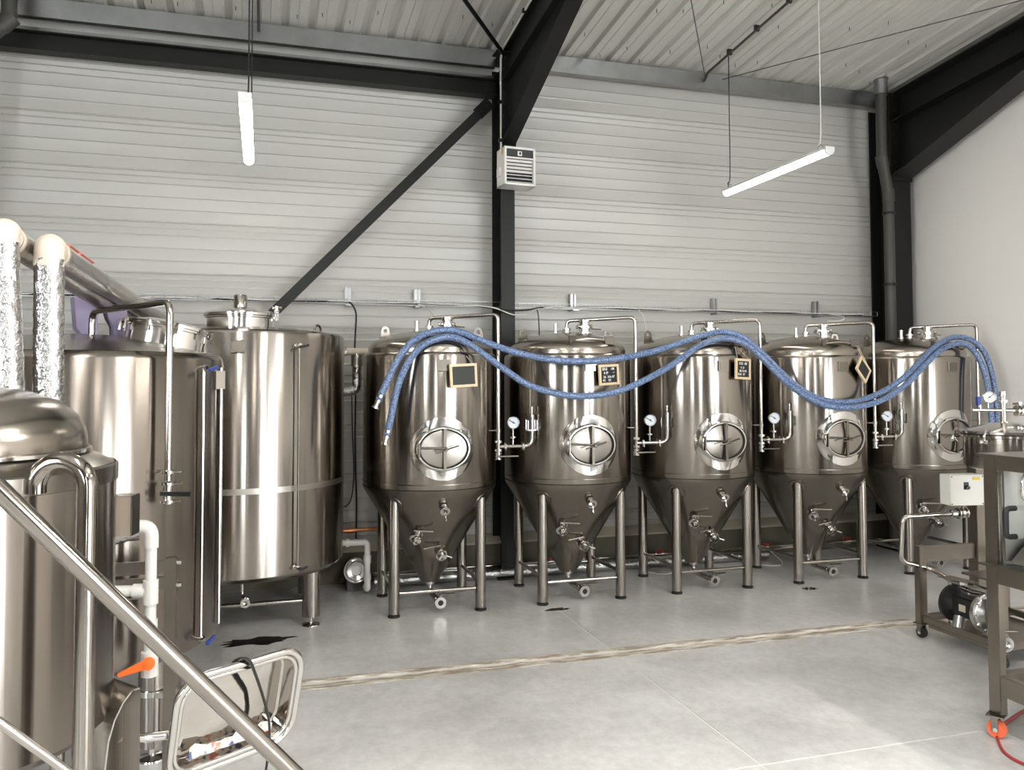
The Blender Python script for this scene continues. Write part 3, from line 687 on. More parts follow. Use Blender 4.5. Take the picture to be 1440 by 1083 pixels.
    mb = MB(); 
    for sx in (-.042, .042): mb.bbox((.845+sx-.006, -.450, 1.575), (.845+sx+.006, -.400, 1.665))
    mb.bbox((.797, -.450, 1.568), (.893, -.400, 1.580)); mb.build('airlock_cup', 'glass', sg)
    lv = valve(t, (.54, -.40, 1.375), (0, 0, -1), .024, (.0, -1, .0), .17, 'lever_valve')
    return t
LABELS = ('conical steel fermentation tank leftmost in the row, with a blank chalkboard hung straight',
          'second conical steel fermentation tank from the left, chalkboard written in white between the sagging hoses',
          'third and middle conical steel fermentation tank, carrying the crest of both blue hoses',
          'fourth conical steel fermentation tank, with a blank chalkboard hanging askew',
          'rightmost conical steel fermentation tank, in front of the white wall with no chalkboard')
F0 = fermenter()
for i in range(5):
    o = F0 if i == 0 else copy_tree(F0)
    o.location = (CX[i], CY, 0); tag(o, LABELS[i], 'tank', 'row of conical fermentation tanks')
    if i == 4:
        def kill(ob):
            for c in list(ob.children): kill(c)
            bpy.data.objects.remove(ob)
        for ch in list(o.children):
            if ch.name.split('.')[0] in ('manifold_pipe', 'pressure_gauge', 'airlock'): kill(ch)

# ------------------------------------------------------------------ chalkboards
def text_mesh(s, size):
    cu = bpy.data.curves.new('chalk', 'FONT'); cu.body = s; cu.size = size; cu.align_x = 'LEFT'; cu.resolution_u = 2; cu.extrude = .0004; cu.offset = .0004
    ob = bpy.data.objects.new('chalk', cu); me = bpy.data.meshes.new_from_object(ob); bpy.data.objects.remove(ob); return me
def chalkboard(label, loc, rz, roll, w, h, lines, dusty=False, sling=True):
    t = thing('chalkboard', label, 'chalkboard', loc, rz, 'small framed chalkboards'); Mr = Matrix.Rotation(roll, 4, 'Y')
    b = .022
    for (x0, x1, z0, z1) in ((-w/2, w/2, h/2-b, h/2), (-w/2, w/2, -h/2, -h/2+b), (-w/2, -w/2+b, -h/2+b, h/2-b), (w/2-b, w/2, -h/2+b, h/2-b)):
        MB().bbox((x0, -.009, z0), (x1, .009, z1), Mr).build('frame_bar', 'wood', t)
    bd = MB().bbox((-w/2+b-.001, -.003, -h/2+b-.001), (w/2-b+.001, .006, h/2-b+.001), Mr).build('slate', 'slate_dusty' if dusty else 'slate', t)
    for s, x, z_, sz in lines:
        me = text_mesh(s, sz); me.materials.append(MATS['chalk']); o = bpy.data.objects.new('chalk_writing', me); COL.objects.link(o); o.parent = bd
        o.matrix_local = Mr @ Matrix.Translation((x, -.0040, z_)) @ Matrix.Rotation(PI/2, 4, 'X')
    if sling:
        a = Mr @ Vector((-w*.36, 0, h/2)); c = Mr @ Vector((w*.36, 0, h/2)); top = Vector((-.005, .085, h/2+.12)) if roll < .3 else Vector((.03, .085, h/2+.16))
        MB().tube([a, top], .0022, n=5).build('string', 'string', t); MB().tube([c, top+Vector((.03, 0, 0))], .0022, n=5).build('string', 'string', t)
    return t
bw_, bh_ = .262, .200
def board_at(i, x): 
    y = -math.sqrt(.636**2-x*x); return (CX[i]+x, CY+y-.012, 0), math.atan2(x, -y)
(p, a) = board_at(0, .168); chalkboard('blank wood-framed chalkboard on the leftmost conical tank', (p[0], p[1], 2.062), a, math.radians(-3), bw_, bh_, (), True)
(p, a) = board_at(1, .168); chalkboard('wood-framed chalkboard with white handwriting on the second conical tank', (p[0], p[1], 2.068), a, math.radians(-3), .225, .185,
    (('BNI', -.075, .040, .036), ('-08', .02, .042, .032), ('4 IP', -.06, .006, .034), ('--', .045, .012, .03), ('36  XA-07', -.065, -.028, .030), ('41   01', -.072, -.060, .034)), sling=False)
(p, a) = board_at(2, .207); chalkboard('wood-framed chalkboard with white handwriting on the middle conical tank', (p[0], p[1], 2.122), a, math.radians(2), .215, .195,
    (('XXI -08', -.060, .040, .036), ('6 -J1', -.035, .004, .030), ('BB 24-05', -.052, -.028, .028), ('BLK  07', -.072, -.060, .031)))
(p, a) = board_at(3, .229); chalkboard('blank wood-framed chalkboard hanging askew on the fourth conical tank', (p[0], p[1]-.012, 2.118), a, math.radians(40), .225, .165, ())

# ------------------------------------------------------------------ blue hoses
def hose(label, pts, r=.0285):
    base = Vector(pts[0]); t = thing('hose', label, 'hose', base); P = smooth_path([Vector(p)-base for p in pts], 6)
    MB().tube(P, r, n=14).build('tube', 'blue_hose', t)
    d = (P[0]-P[1]).normalized()
    MB().lathe([(r*.7, -.06), (r*.8, 0), (r*.95, .004), (r*.95, .03), (r*.75, .034), (r*.75, .062), (r*1.15, .064), (r*1.15, .078), (r*.6, .078), (r*.6, .02)], 16, MX(P[0], d)).build('end_fitting', 'polish', t)
    MB().lathe([(r, -.012), (r*1.12, -.012), (r*1.12, .012), (r, .012)], 16, MX(P[0]-d*.03, d)).build('hose_clamp', 'polish', t)
    return t

hose('upper blue hose draped over the conical tanks, its shorter end higher at the left', [(0.911, 6.840, 1.864), (0.981, 6.840, 2.021), (1.071, 6.860, 2.197), (1.188, 6.920, 2.337), (1.334, 6.990, 2.421), (1.495, 7.020, 2.456), (1.648, 7.000, 2.432), (1.823, 6.940, 2.357), (2.061, 6.880, 2.271), (2.379, 6.860, 2.204), (2.712, 6.860, 2.187), (3.058, 6.870, 2.215), (3.420, 6.890, 2.282), (3.737, 6.940, 2.373), (3.989, 6.990, 2.445), (4.220, 7.020, 2.477), (4.403, 6.980, 2.423), (4.563, 6.930, 2.286), (4.729, 6.890, 2.115), (4.910, 6.870, 1.958), (5.141, 6.860, 1.841), (5.425, 6.860, 1.797), (5.726, 6.870, 1.836), (6.035, 6.880, 1.954), (6.328, 6.910, 2.133), (6.602, 6.960, 2.325), (6.882, 7.010, 2.448), (7.104, 7.000, 2.451), (7.237, 6.950, 2.345), (7.292, 6.900, 2.157), (7.307, 6.860, 1.912), (7.304, 6.840, 1.602), (7.293, 6.840, 1.235)])
hose('lower blue hose draped over the conical tanks, its end hanging lowest at the left', [(0.973, 6.820, 1.574), (1.008, 6.820, 1.730), (1.060, 6.820, 1.962), (1.133, 6.840, 2.138), (1.251, 6.900, 2.289), (1.388, 6.950, 2.365), (1.528, 6.970, 2.392), (1.667, 6.950, 2.350), (1.809, 6.890, 2.245), (1.985, 6.840, 2.110), (2.199, 6.810, 1.975), (2.488, 6.800, 1.894), (2.753, 6.800, 1.880), (3.029, 6.810, 1.922), (3.317, 6.830, 2.029), (3.630, 6.880, 2.179), (3.879, 6.930, 2.327), (4.090, 6.970, 2.398), (4.281, 6.970, 2.407), (4.441, 6.920, 2.332), (4.600, 6.870, 2.169), (4.764, 6.830, 2.000), (4.984, 6.810, 1.850), (5.215, 6.800, 1.766), (5.500, 6.800, 1.749), (5.843, 6.810, 1.815), (6.172, 6.840, 1.975), (6.433, 6.880, 2.161), (6.719, 6.940, 2.332), (6.969, 6.960, 2.395), (7.112, 6.920, 2.313), (7.165, 6.860, 2.119), (7.189, 6.820, 1.861), (7.194, 6.800, 1.532), (7.192, 6.800, 1.168)])

# ------------------------------------------------------------------ tall cylindrical tank (beside the row)
def level_tube(t, x, y, z0, z1, out, blue):
    sg = MB().tube([(x, y, z0), (x, y, z1)], .0085, n=8).build('sight_tube', 'tube', t)
    o = Vector(out).normalized()
    for z_ in (z0, z1):
        p = Vector((x, y, z_))-o*.06
        vb = MB().lathe([(0, 0), (.018, 0), (.018, .02), (.011, .024), (.011, .062), (.016, .064), (.016, .08), (0, .08)], 12, MX(p, o)).build('level_valve', 'polish', sg)
        MB().box((0, 0, 0), (.075, .018, .014), MX(Vector((x, y, z_))+o*.025+Vector((.03, 0, -.008)), o) @ Matrix.Rotation(.25, 4, 'Z')).build('lever', blue, sg) if blue else None
    return sg
def big_leg(t, x, y, z1, r=.073):
    lg = MB().lathe([(0, .075), (r, .075), (r, z1), (0, z1)], 28, Matrix.Translation((x, y, 0))).build('leg', 'leg_steel', t)
    MB().lathe([(0, 0), (.075, 0), (.072, .008), (.030, .018), (.018, .020), (.018, .080), (0, .080)], 20, Matrix.Translation((x, y, 0))).build('adjustable_foot', 'polish', lg)
    return lg
t = thing('storage_tank', 'tall upright cylindrical steel tank left of the conical tanks, round lid on top', 'tank', (-.19, 7.55, 0))
R = .88
sh = MB().lathe([(R-.02, .49), (R, .51), (R, 2.385), (R-.006, 2.405), (R-.03, 2.42)], 112).build('shell', 'brushed', t)
MB().lathe([(R-.001, 1.150), (R+.0008, 1.152), (R+.0008, 1.196), (R-.001, 1.198)], 112).build('weld_band', 'bright_satin', sh)
MB().lathe([(R-.028, 2.42), (.6, 2.452), (.3, 2.478), (0, 2.48)], 96).build('top', 'dome', t)
MB().lathe([(R-.02, .49), (R-.04, .468), (.6, .42), (.2, .39), (0, .385)], 96).build('bottom', 'satin', t)
for x, y in ((.585, -.40), (-.585, -.40), (.585, .42), (-.585, .42)): big_leg(t, x, y, .50)
MB().tube([(-.52, -.40, .205), (.515, -.40, .205)], .019, n=12).build('stretcher_bar', 'tube', t)
MB().tube([(-.52, .42, .26), (.515, .42, .26)], .019, n=12).build('stretcher_bar', 'tube', t)
nk = MB().lathe([(.27, 2.46), (.27, 2.545), (.285, 2.55), (.285, 2.56), (.26, 2.56)], 64, Matrix.Translation((0, -.15, 0))).build('manway_neck', 'polish', t)
ld = MB().lathe([(.262, 2.565), (.297, 2.565), (.297, 2.585), (.27, 2.605), (.17, 2.632), (.05, 2.642), (0, 2.642)], 64, Matrix.Translation((0, -.15, 0))).build('manway_lid', 'polish', t)
MB().lathe([(.056, 2.63), (.056, 2.74), (.05, 2.75), (0, 2.75)], 24, Matrix.Translation((0, -.15, 0))).build('vent_stub', 'tube', ld)
mb = MB(); mb.bbox((.275, -.19, 2.53), (.315, -.13, 2.62)); mb.cyl((.295, -.16, 2.60), (.295, -.16, 2.66), .022, n=10); mb.cyl((.26, -.16, 2.645), (.34, -.16, 2.645), .012, n=8); mb.build('lid_clamp', 'polish', ld)
np_ = MB().bbox((-.05, -R-.018, 2.235), (.06, -R+.012, 2.33)).build('nameplate_bracket', 'satin', t)
MB().bbox((-.040, -R-.022, 2.245), (.050, -R-.018, 2.32)).build('nameplate', 'frame_steel', np_)
level_tube(t, .46, -.795, .56, 2.30, (.5, -.86, 0), 'rubber')
MB().tube([(.63, .10, 2.42), (.63, .10, 2.50), (.66, .14, 2.53), (.69, .18, 2.50), (.69, .18, 2.42)], .010, n=8, bend=.03).build('lifting_eye', 'satin', t)
bp = MB().tube([(.04, -.36, .43), (.04, -.36, .27), (.06, -.42, .23)], .016, n=10, bend=.03).build('drain_pipe', 'tube', t)
MB().lathe([(0, 0), (.036, 0), (.036, .02), (.024, .024), (.024, .05), (.038, .054), (.038, .072), (.02, .072), (0, .05)], 16, MX((.06, -.40, .232), (.1, -1, 0))).build('drain_valve', 'polish', bp)

# ------------------------------------------------------------------ second cylindrical tank, nearer on the left
t = thing('storage_tank', 'lower cylindrical steel tank on the left, in front of the tall tank', 'tank', (-1.03, 5.3, 0))
R = .80
MB().lathe([(R-.05, .535), (R-.012, .56), (R, .60), (R, 2.13), (R-.008, 2.15), (R-.03, 2.168)], 112).build('shell', 'brushed_shaded', t)
MB().lathe([(R-.028, 2.168), (.5, 2.225), (.25, 2.275), (0, 2.29)], 96).build('top', 'dome', t)
MB().lathe([(R-.05, .535), (.6, .50), (.2, .45), (0, .44)], 96).build('bottom', 'satin', t)
lg = big_leg(t, .478, -.42, .56)
for z_ in (.36, .13): MB().lathe([(.073, -.014), (.084, -.014), (.084, .014), (.073, .014)], 24, Matrix.Translation((.478, -.42, z_))).bbox((.50, -.52, z_-.014), (.60, -.43, z_+.014)).build('leg_clamp', 'polish', lg)
MB().tube([(.555, -.505, .36), (.555, -.505, .13)], .012, n=10).build('hinge_rod', 'polish', lg)
for x, y in ((-.478, -.42), (.478, .44), (-.478, .44)): big_leg(t, x, y, .56)
Ml = MR((.435, .28, 2.230), math.radians(-4), math.radians(9))
Ml = Ml @ Matrix.Translation((0, 0, .045))
nk = MB().lathe([(.242, -.11), (.242, .045), (.255, .048), (.255, .060), (.25, .060)], 56, Ml).build('manway_neck', 'polish', t)
ld = MB().lathe([(.263, .062), (.263, .078), (.24, .088), (.15, .110), (0, .118)], 56, Ml).build('manway_lid', 'polish', t)
for a in range(10): MB().box((.268*math.cos(a*.628), .268*math.sin(a*.628), .05), (.014, .022, .07), Ml).build('lid_clip', 'tube', ld)
cp = MB().tube([(.05, .15, 2.26), (.05, .15, 2.43), (.565, -.672, 2.425), (.565, -.672, 1.50)], .0185, n=14, bend=.07).build('cleaning_pipe', 'tube', t)
mb = MB(); mb.tube([(.565, -.672, 1.545), (.50, -.60, 1.545)], .009, n=8)
mb.build('pipe_support', 'tube', cp)
for z_ in (1.545, 1.485, 1.395): MB().lathe([(.018, -.009), (.036, -.007), (.036, .007), (.018, .009)], 16, Matrix.Translation((.565, -.672, z_))).cyl((.595, -.69, z_), (.635, -.70, z_+.003), .006, n=8).build('clamp', 'polish', cp)
mb = MB().lathe([(.019, -.11), (.024, -.07), (.024, .0), (.019, .0)], 16, Matrix.Translation((.565, -.672, 1.49))); mb.build('valve_body', 'polish', cp)
MB().box((0, 0, 0), (.15, .016, .022), MR((.605, -.705, 1.435), 0, math.radians(2), math.radians(-12))).build('valve_handle', 'black_plastic', cp)
level_tube(t, .715, -.405, .605, 2.09, (.87, -.5, 0), 'blue_plastic')
s2 = MB().tube([(.795, -.175, .62), (.795, -.175, 2.09)], .009, n=8).build('sight_tube', 'tube', t)
MB().box((0, 0, 0), (.055, .02, .105), MR((.79, -.195, 2.02), 0, 0, .5)).build('tube_bracket', 'satin', s2)

# ------------------------------------------------------------------ foil-wrapped pipes, upper left
def foil_pipe(label, base, top, run_end, r, tape):
    b = Vector(base); t = thing('insulated_pipe', label, 'pipe', base); T = Vector(top)-b; E_ = Vector(run_end)-b
    rnd = random.Random(len(label))
    n = 26; P = [T*(i/n)*.955 for i in range(n+1)]
    MB().crumple([P[0], P[-1]], r, .035, 26, .014, len(label)).build('foil_riser', 'foil', t, angle=75)
    d = (E_-T).normalized()
    MB().tube([T-Vector((0, 0, .065)), T+Vector((0, 0, .025)), T+d*.10+Vector((0, 0, .0))], r*1.0, n=22, bend=.08, seg=8).build('elbow', 'pvc_cream', t)
    MB().lathe([(r, -.014), (r*1.07, -.014), (r*1.07, .014), (r, .014)], 22, MX(T+d*.085, d)).build('elbow_lip', 'pvc_cream', t)
    P = [T+(E_-T)*(.02+.98*i/30) for i in range(31)]
    MB().crumple([P[0], P[-1]], r*1.03, .02, 24, .03, 3).build('insulated_run', 'foil_dull', t, angle=75)
    if tape:
        for a, b_ in ((.035, .075), (.085, .15)):
            q0 = T+(E_-T)*a; q1 = T+(E_-T)*b_; off = Vector((.030, 0, r*.86))
            MB().tube([q0+off, (q0+q1)/2+off, q1+off], .010, n=6, flat=(.016, .007)).build('red_tape', 'red_tape', t)
    return t
foil_pipe('foil-wrapped pipe rising at the left edge of the picture with a cream elbow', (-.905, 3.50, 1.95), (-.935, 3.50, 2.555), (-.945, 6.85, 2.47), .053, False)
foil_pipe('foil-wrapped pipe with a cream elbow and red tape, beside the left edge', (-.814, 3.70, 1.738), (-.822, 3.69, 2.532), (-.845, 8.3, 2.545), .055, True)
pg = [(395, 470), (670, 485), (670, 690), (630, 690), (602, 670), (600, 625), (575, 580), (562, 535), (535, 540), (514, 570), (520, 640), (505, 684), (440, 678), (410, 640)]
s = .25*5.15/1168
o = MB().prism([((x-530)*s, -(y-690)*s) for x, y in pg], .10, Matrix.Translation((-1.005, 5.72, 2.285)) @ Matrix.Rotation(math.radians(24), 4, 'Z') @ Matrix.Rotation(PI/2, 4, 'X')).build('foam_support', 'lilac')
tag(o, 'lilac foam block with cut-outs, wedged under the foil pipes on the lower tank', 'foam block')

# ------------------------------------------------------------------ mash tun, nearest on the left
t = thing('mash_tun', 'domed steel mash tun at the lower left, nearest to the viewer', 'tank', (-1.05, 3.235, 0))
R = .55
sh = MB().lathe([(R-.03, .83), (R, .86), (R, 1.70), (R-.004, 1.715), (R-.012, 1.722)], 112).build('shell', 'brushed_shaded', t)
MB().lathe([(R+.0005, 1.66), (R+.006, 1.662), (R+.006, 1.716), (R-.002, 1.722)], 112).build('rim_band', 'satin', sh)
MB().lathe([(R-.008, 1.722), (.458, 1.765), (.45, 1.767)], 112).build('ledge', 'satin', t)
MB().lathe([(.452, 1.763), (.456, 1.80), (.448, 1.845), (.42, 1.895), (.36, 1.942), (.26, 1.978), (.13, 1.998), (0, 2.004)], 96).build('dome', 'dome', t)
MB().lathe([(.455, 1.762), (.470, 1.764), (.470, 1.775), (.458, 1.778)], 96).build('dome_flange', 'polish', t)
MB().lathe([(R-.03, .83), (R-.08, .80), (.2, .77), (0, .765)], 96).build('bottom', 'satin', t)
for a in (40, 130, 220, 310):
    x = .44*math.cos(math.radians(a)); y = .44*math.sin(math.radians(a))
    lg = MB().lathe([(0, .03), (.04, .03), (.04, .84), (0, .84)], 20, Matrix.Translation((x, y, 0))).build('leg', 'tube', t)
    MB().lathe([(0, 0), (.055, 0), (.055, .012), (.02, .03), (0, .03)], 18, Matrix.Translation((x, y, 0))).build('foot', 'polish', lg)
jb = MB().box((0, 0, 0), (.075, .085, .148), MR((.565, .150, 1.515), 0, 0, math.radians(-12))).build('junction_box', 'satin', t, bevel=.003)
MB().box((.0, -.044, 0), (.069, .004, .142), MR((.565, .150, 1.515), 0, 0, math.radians(-12))).build('box_cover', 'frame_steel', jb)
# discharge chute with a curved apron
U = Vector((.958, -.287, 0)); o0 = Vector((-.405, 3.19, .94))-Vector((-1.05, 3.235, 0)); s = .00248
cur = [(0, 0), (-10, 4), (-22, 20), (-34, 45), (-42, 75), (-46, 112), (-47, 160), (-47, 260)]
prof = [o0+U*(x*s)-Vector((0, 0, y*s)) for x, y in cur]; prof2 = [o0+U*(2*s), o0+U*(2*s)-Vector((0, 0, 260*s))]
ex = Vector((-.17, .22, 0)); n = len(prof)
poly = [tuple(p) for p in prof]+[tuple(prof2[1]), tuple(prof2[0])]; m_ = len(poly)
ch = MB().add(poly, [tuple(range(m_))]).add([tuple(Vector(p)+ex) for p in poly], [tuple(range(m_))]).build('chute_side', 'brushed_shaded', t)
vs = [tuple(p) for p in prof]+[tuple(p+ex) for p in prof]
MB().add(vs, [(i, i+1, n+i+1, n+i) for i in range(n-1)]).build('chute_apron', 'polish', t)
MB().tube([p for p in prof], .004, n=6).build('chute_edge', 'polish', ch)
# hinged discharge door, open
t = thing('hatch_door', 'open rounded rectangular steel hatch door hanging behind the handrail', 'door', (-.08, 3.42, .735))
u = Vector((.835, .55, 0)); nn = Vector((.536, -.814, -.225)); v = nn.cross(u)
Md = Matrix((u, v, nn)).transposed().to_4x4()
def rrect(w, h, r, n=8):
    P = []
    for cx_, cy_, a0 in ((w/2-r, h/2-r, 0), (-w/2+r, h/2-r, 90), (-w/2+r, -h/2+r, 180), (w/2-r, -h/2+r, 270)):
        for k in range(n+1): a = math.radians(a0+90*k/n); P.append((cx_+r*math.cos(a), cy_+r*math.sin(a)))
    return P
def ring(w, h, r, z_, rad, nm, mt):
    P = rrect(w, h, r); P = P+[P[0], P[1]]
    return MB().tube([Md @ Vector((p[0], p[1], z_)) for p in P], rad, n=10, caps=False).build(nm, mt, t)
ring(.535, .40, .10, 0, .014, 'outer_rim', 'polish'); ring(.492, .357, .085, -.002, .009, 'inner_rim', 'polish')
loops = [(.53, .395, .10, 0), (.49, .355, .085, -.006), (.47, .335, .08, -.065), (.45, .315, .07, -.07)]
vs = []; fs = []; nr = None
for (w_, h_, r_, z_) in loops:
    P = rrect(w_, h_, r_); nr = len(P); vs += [(p[0], p[1], z_) for p in P]
for i in range(3):
    for k in range(nr): fs.append((i*nr+k, i*nr+(k+1) % nr, (i+1)*nr+(k+1) % nr, (i+1)*nr+k))
ap = len(vs); vs.append((.02, .02, -.035))
for k in range(nr): fs.append((3*nr+k, 3*nr+(k+1) % nr, ap))
MB().add(vs, fs, Md).build('pan', 'mirror', t, angle=15)
MB().tube([Md @ Vector(p) for p in ((-.26, -.02, -.03), (-.34, -.02, -.06), (-.44, .02, -.05))], .016, n=10, bend=.03).build('hinge_arm', 'polish', t)
mb = MB(); vs = []; fs = []; n = 14; rnd = random.Random(5)  # wavy strip patterned in white, blue and red
for i in range(n+1):
    x = -.17+.36*i/n; vs += [(x, -.150+rnd.uniform(-.004, .006), -.045), (x, -.115+rnd.uniform(-.012, .016), -.040+rnd.uniform(0, .01)), (x, -.155, -.028+rnd.uniform(-.004, .004)), (x, -.158, -.05)]
for i in range(n):
    for j in range(4): fs.append((i*4+j, i*4+(j+1) % 4, i*4+4+(j+1) % 4, i*4+4+j))
cm = bpy.data.materials.new('floral_sheeting'); cm.use_nodes = True; N = cm.node_tree.nodes; Lk = cm.node_tree.links
tc = N.new('ShaderNodeTexCoord'); nz = N.new('ShaderNodeTexNoise'); nz.inputs['Scale'].default_value = 26; Lk.new(tc.outputs['Object'], nz.inputs['Vector'])
rp = N.new('ShaderNodeValToRGB'); Lk.new(nz.outputs['Fac'], rp.inputs['Fac']); rp.color_ramp.interpolation = 'LINEAR'
e = rp.color_ramp.elements; e[0].position = .36; e[0].color = (.08, .10, .20, 1); e[1].position = .44; e[1].color = (.72, .66, .58, 1)
q = e.new(.58); q.color = (.74, .68, .60, 1); q = e.new(.64); q.color = (.60, .22, .16, 1)
Lk.new(rp.outputs['Color'], N['Principled BSDF'].inputs['Base Color']); MATS['floral_sheeting'] = cm
cl_ = mb.add(vs, fs, Matrix.Translation((-.08, 3.42, .735)) @ Md).build('floral_sheeting', 'floral_sheeting'); tag(cl_, 'crumpled white floral cloth lying in the bottom of the open hatch door', 'sheeting')
P = [Vector((-.08, 3.42, .735))+(Md @ Vector(p)) for p in ((-.02, .13, -.075), (-.02, .205, -.03), (.0, .219, .015), (.03, .16, .03), (.09, .03, .03), (.13, -.08, .03), (.145, -.20, .03), (.142, -.32, .035), (.13, -.46, .03))]
tag(MB().tube(smooth_path(P, 5), .009, n=8, flat=(.013, .005)).build('strap', 'rubber'), 'black strap looped over the open hatch door', 'strap')

# gooseneck vent pipe and handrail
t = thing('gooseneck_pipe', 'thick steel gooseneck pipe standing in front of the mash tun', 'pipe', (-.507, 2.79, 0))
arc = [(-.0745+.0745*math.cos(a), .022-.022*math.cos(a), 1.69+.0745*math.sin(a)) for a in [PI*k/14 for k in range(15)]]
MB().tube([(0, 0, .012)]+arc+[(-.149, .044, 1.67)], .030, n=24, caps=False).build('pipe', 'rail_steel', t)
MB().tube([(-.149, .044, 1.671), (-.149, .044, 1.72)], .0275, n=20).build('bore', 'rubber', t)  # black plug standing for the shaded inside of the open end
MB().lathe([(0, 0), (.06, 0), (.06, .012), (0, .012)], 24).build('floor_flange', 'satin', t)
t = thing('stair_handrail', 'round steel stair handrail running diagonally down across the lower left corner', 'handrail', (.615, 2.404, 0))
dr_ = Vector((.603, .215, -.753)); P2 = Vector((.074-.615, 2.211-2.404, 1.023)); 
a = P2-dr_*2.1; b = P2+dr_*.90
MB().tube([a, b], .0212, n=24).build('rail', 'rail_steel', t)
MB().tube([a-Vector((0, 0, .565)), b-Vector((0, 0, .345))+Vector((-.18, -.064, .225))], .010, n=14).build('lower_rail', 'tube', t)
MB().tube([b, (0, 0, .01)], .0212, n=20).build('post', 'tube', t)
MB().tube([a, Vector((a.x, a.y, .01))], .0212, n=20).build('post', 'tube', t)
for p in ((0, 0), (a.x, a.y)): MB().lathe([(0, 0), (.05, 0), (.05, .01), (0, .01)], 20, Matrix.Translation((p[0], p[1], 0))).build('floor_flange', 'satin', t)

# ------------------------------------------------------------------ PVC pipework and bracket in front of the lower tank
t = thing('pvc_pipe', 'white plastic pipe with foil-wrapped inlet and orange valve handle, left of the handrail', 'pipe', (-.516, 4.42, 0))
MB().tube([(0, 0, .60), (0, 0, 1.25)], .027, n=20).build('riser', 'pvc', t)
MB().tube([(0, 0, 1.20), (0, 0, 1.305), (-.10, .02, 1.30)], .034, n=20, bend=.05).build('elbow', 'pvc', t)
P = [Vector((-.06-.034*i, -.006*i, 1.30-.004*i)) for i in range(11)]; rnd = random.Random(9)
MB().crumple(P, .058, .07, 24, .016, 8).build('foil_wrap', 'foil', t, angle=60)
MB().lathe([(.027, .93), (.036, .93), (.036, 1.045), (.027, 1.045)], 20).build('tee_socket', 'pvc', t)
MB().tube([(-.02, 0, .995), (-.30, .06, .995)], .026, n=18).build('branch', 'pvc', t)
MB().lathe([(.026, 0), (.033, 0), (.033, .05), (.026, .05)], 18, MX((-.03, .004, .995), (-1, .2, 0))).build('branch_socket', 'pvc', t)
MB().lathe([(.027, .80), (.034, .80), (.034, .855), (.027, .855)], 20).build('coupling', 'pvc', t)
vb = MB().lathe([(.027, .58), (.040, .585), (.040, .70), (.027, .705)], 20).build('ball_valve', 'pvc', t)
mb = MB().lathe([(0, 0), (.030, 0), (.030, .022), (.012, .026), (0, .026)], 18, MX((.0, -.036, .655), (0, -1, .15)))
mb.prism([(-.008, -.018), (-.13, -.045), (-.135, -.028), (-.015, .026)], .018, Matrix(((1, 0, 0, 0), (0, 0, -1, -.040), (0, 1, 0, .652), (0, 0, 0, 1))))
mb.build('handle', 'orange', vb)
t = thing('bracket_frame', 'steel bracket frame with an upright and two flat rails, behind the white plastic pipe', 'bracket', (-.43, 4.485, 0))
MB().bbox((-.028, -.03, .0), (.026, .03, 1.135)).build('upright', 'frame_steel', t, bevel=.003)
MB().bbox((-.50, -.02, 1.062), (-.028, .0, 1.125)).build('flat_rail', 'frame_steel', t)
MB().bbox((-.50, -.02, .985), (-.028, .0, 1.045)).build('flat_rail', 'frame_steel', t)
MB().tube([(-.50, -.03, .955), (-.06, -.03, .955)], .010, n=8).build('tie_rod', 'tube', t)
for z_ in (1.11, 1.0): MB().lathe([(0, 0), (.012, 0), (.012, .022), (0, .024)], 8, MX((.026, -.01, z_), (1, 0, 0))).build('bolt', 'polish', t)

# ------------------------------------------------------------------ pipework between the tall tank and the first conical tank
t = thing('insulated_elbow', 'cream plastic pipe with foil-wrapped drop, high between the tall tank and first conical tank', 'pipe', (.86, 8.05, 0))
MB().tube([(-.11, 0, 2.30), (.13, 0, 2.30)], .035, n=18).build('pipe', 'pvc_cream', t)
MB().lathe([(.03, 0), (.045, 0), (.045, .02), (.03, .02)], 16, MX((-.12, 0, 2.30), (1, 0, 0))).build('clamp', 'polish', t)
P = [Vector((0, 0, 2.30-.045*i)) for i in range(9)]; rnd = random.Random(4)
MB().crumple(fillet([(0, 0, 2.28), (0, 0, 1.925), (-.16, 0, 1.92)], .06), .046, .08, 22, .018, 5).build('foil_wrap', 'foil', t, angle=60)
MB().tube([(.0, 0, 2.27), (0, 0, 2.16)], .056, n=16).build('cloth_wrap', 'foil_dull', t)
t = thing('pvc_pipe', 'small white plastic pipe dropping to the pump beside the tall tank', 'pipe', (.957, 7.98, 0))
MB().tube([(-.245, 0, .50), (0, 0, .495), (0, 0, .07)], .029, n=16, bend=.03).build('pipe', 'pvc', t)
for z0, z1 in ((.30, .37), (.14, .20)): MB().lathe([(.029, z0), (.037, z0), (.037, z1), (.029, z1)], 16).build('coupling', 'pvc', t)
MB().tube([(0, 0, .10), (0, 0, .062), (0, .08, .06)], .033, n=16, bend=.03).build('elbow', 'pvc', t)
MB().lathe([(.025, 0), (.040, 0), (.040, .03), (.025, .03)], 16, MX((-.20, 0, .499), (1, 0, 0))).build('union_nut', 'pvc', t)
t = thing('pump', 'round steel centrifugal pump on the floor between the tall tank and first conical tank', 'pump', (.87, 8.14, 0))
MB().lathe([(0, 0), (.045, 0), (.05, -.02), (.085, -.025), (.10, -.01), (.118, -.01), (.118, .03), (.095, .035), (.095, .06), (0, .06)], 36, MX((0, -.02, .205), (0, 1, 0))).build('casing', 'polish', t)
MB().lathe([(0, .06), (.085, .06), (.085, .26), (.07, .28), (0, .28)], 28, MX((0, -.02, .205), (0, 1, 0))).build('motor', 'dark_pipe', t)
MB().torus(.105, .008, MX((0, -.036, .205), (0, 1, 0)), 36, 8).build('clamp_ring', 'polish', t)
MB().bbox((-.08, .02, 0), (.08, .22, .125)).build('foot', 'dark_pipe', t)
t = thing('copper_pipe', 'short copper pipe on the wall above the round pump', 'pipe', (.80, 8.42, .535))
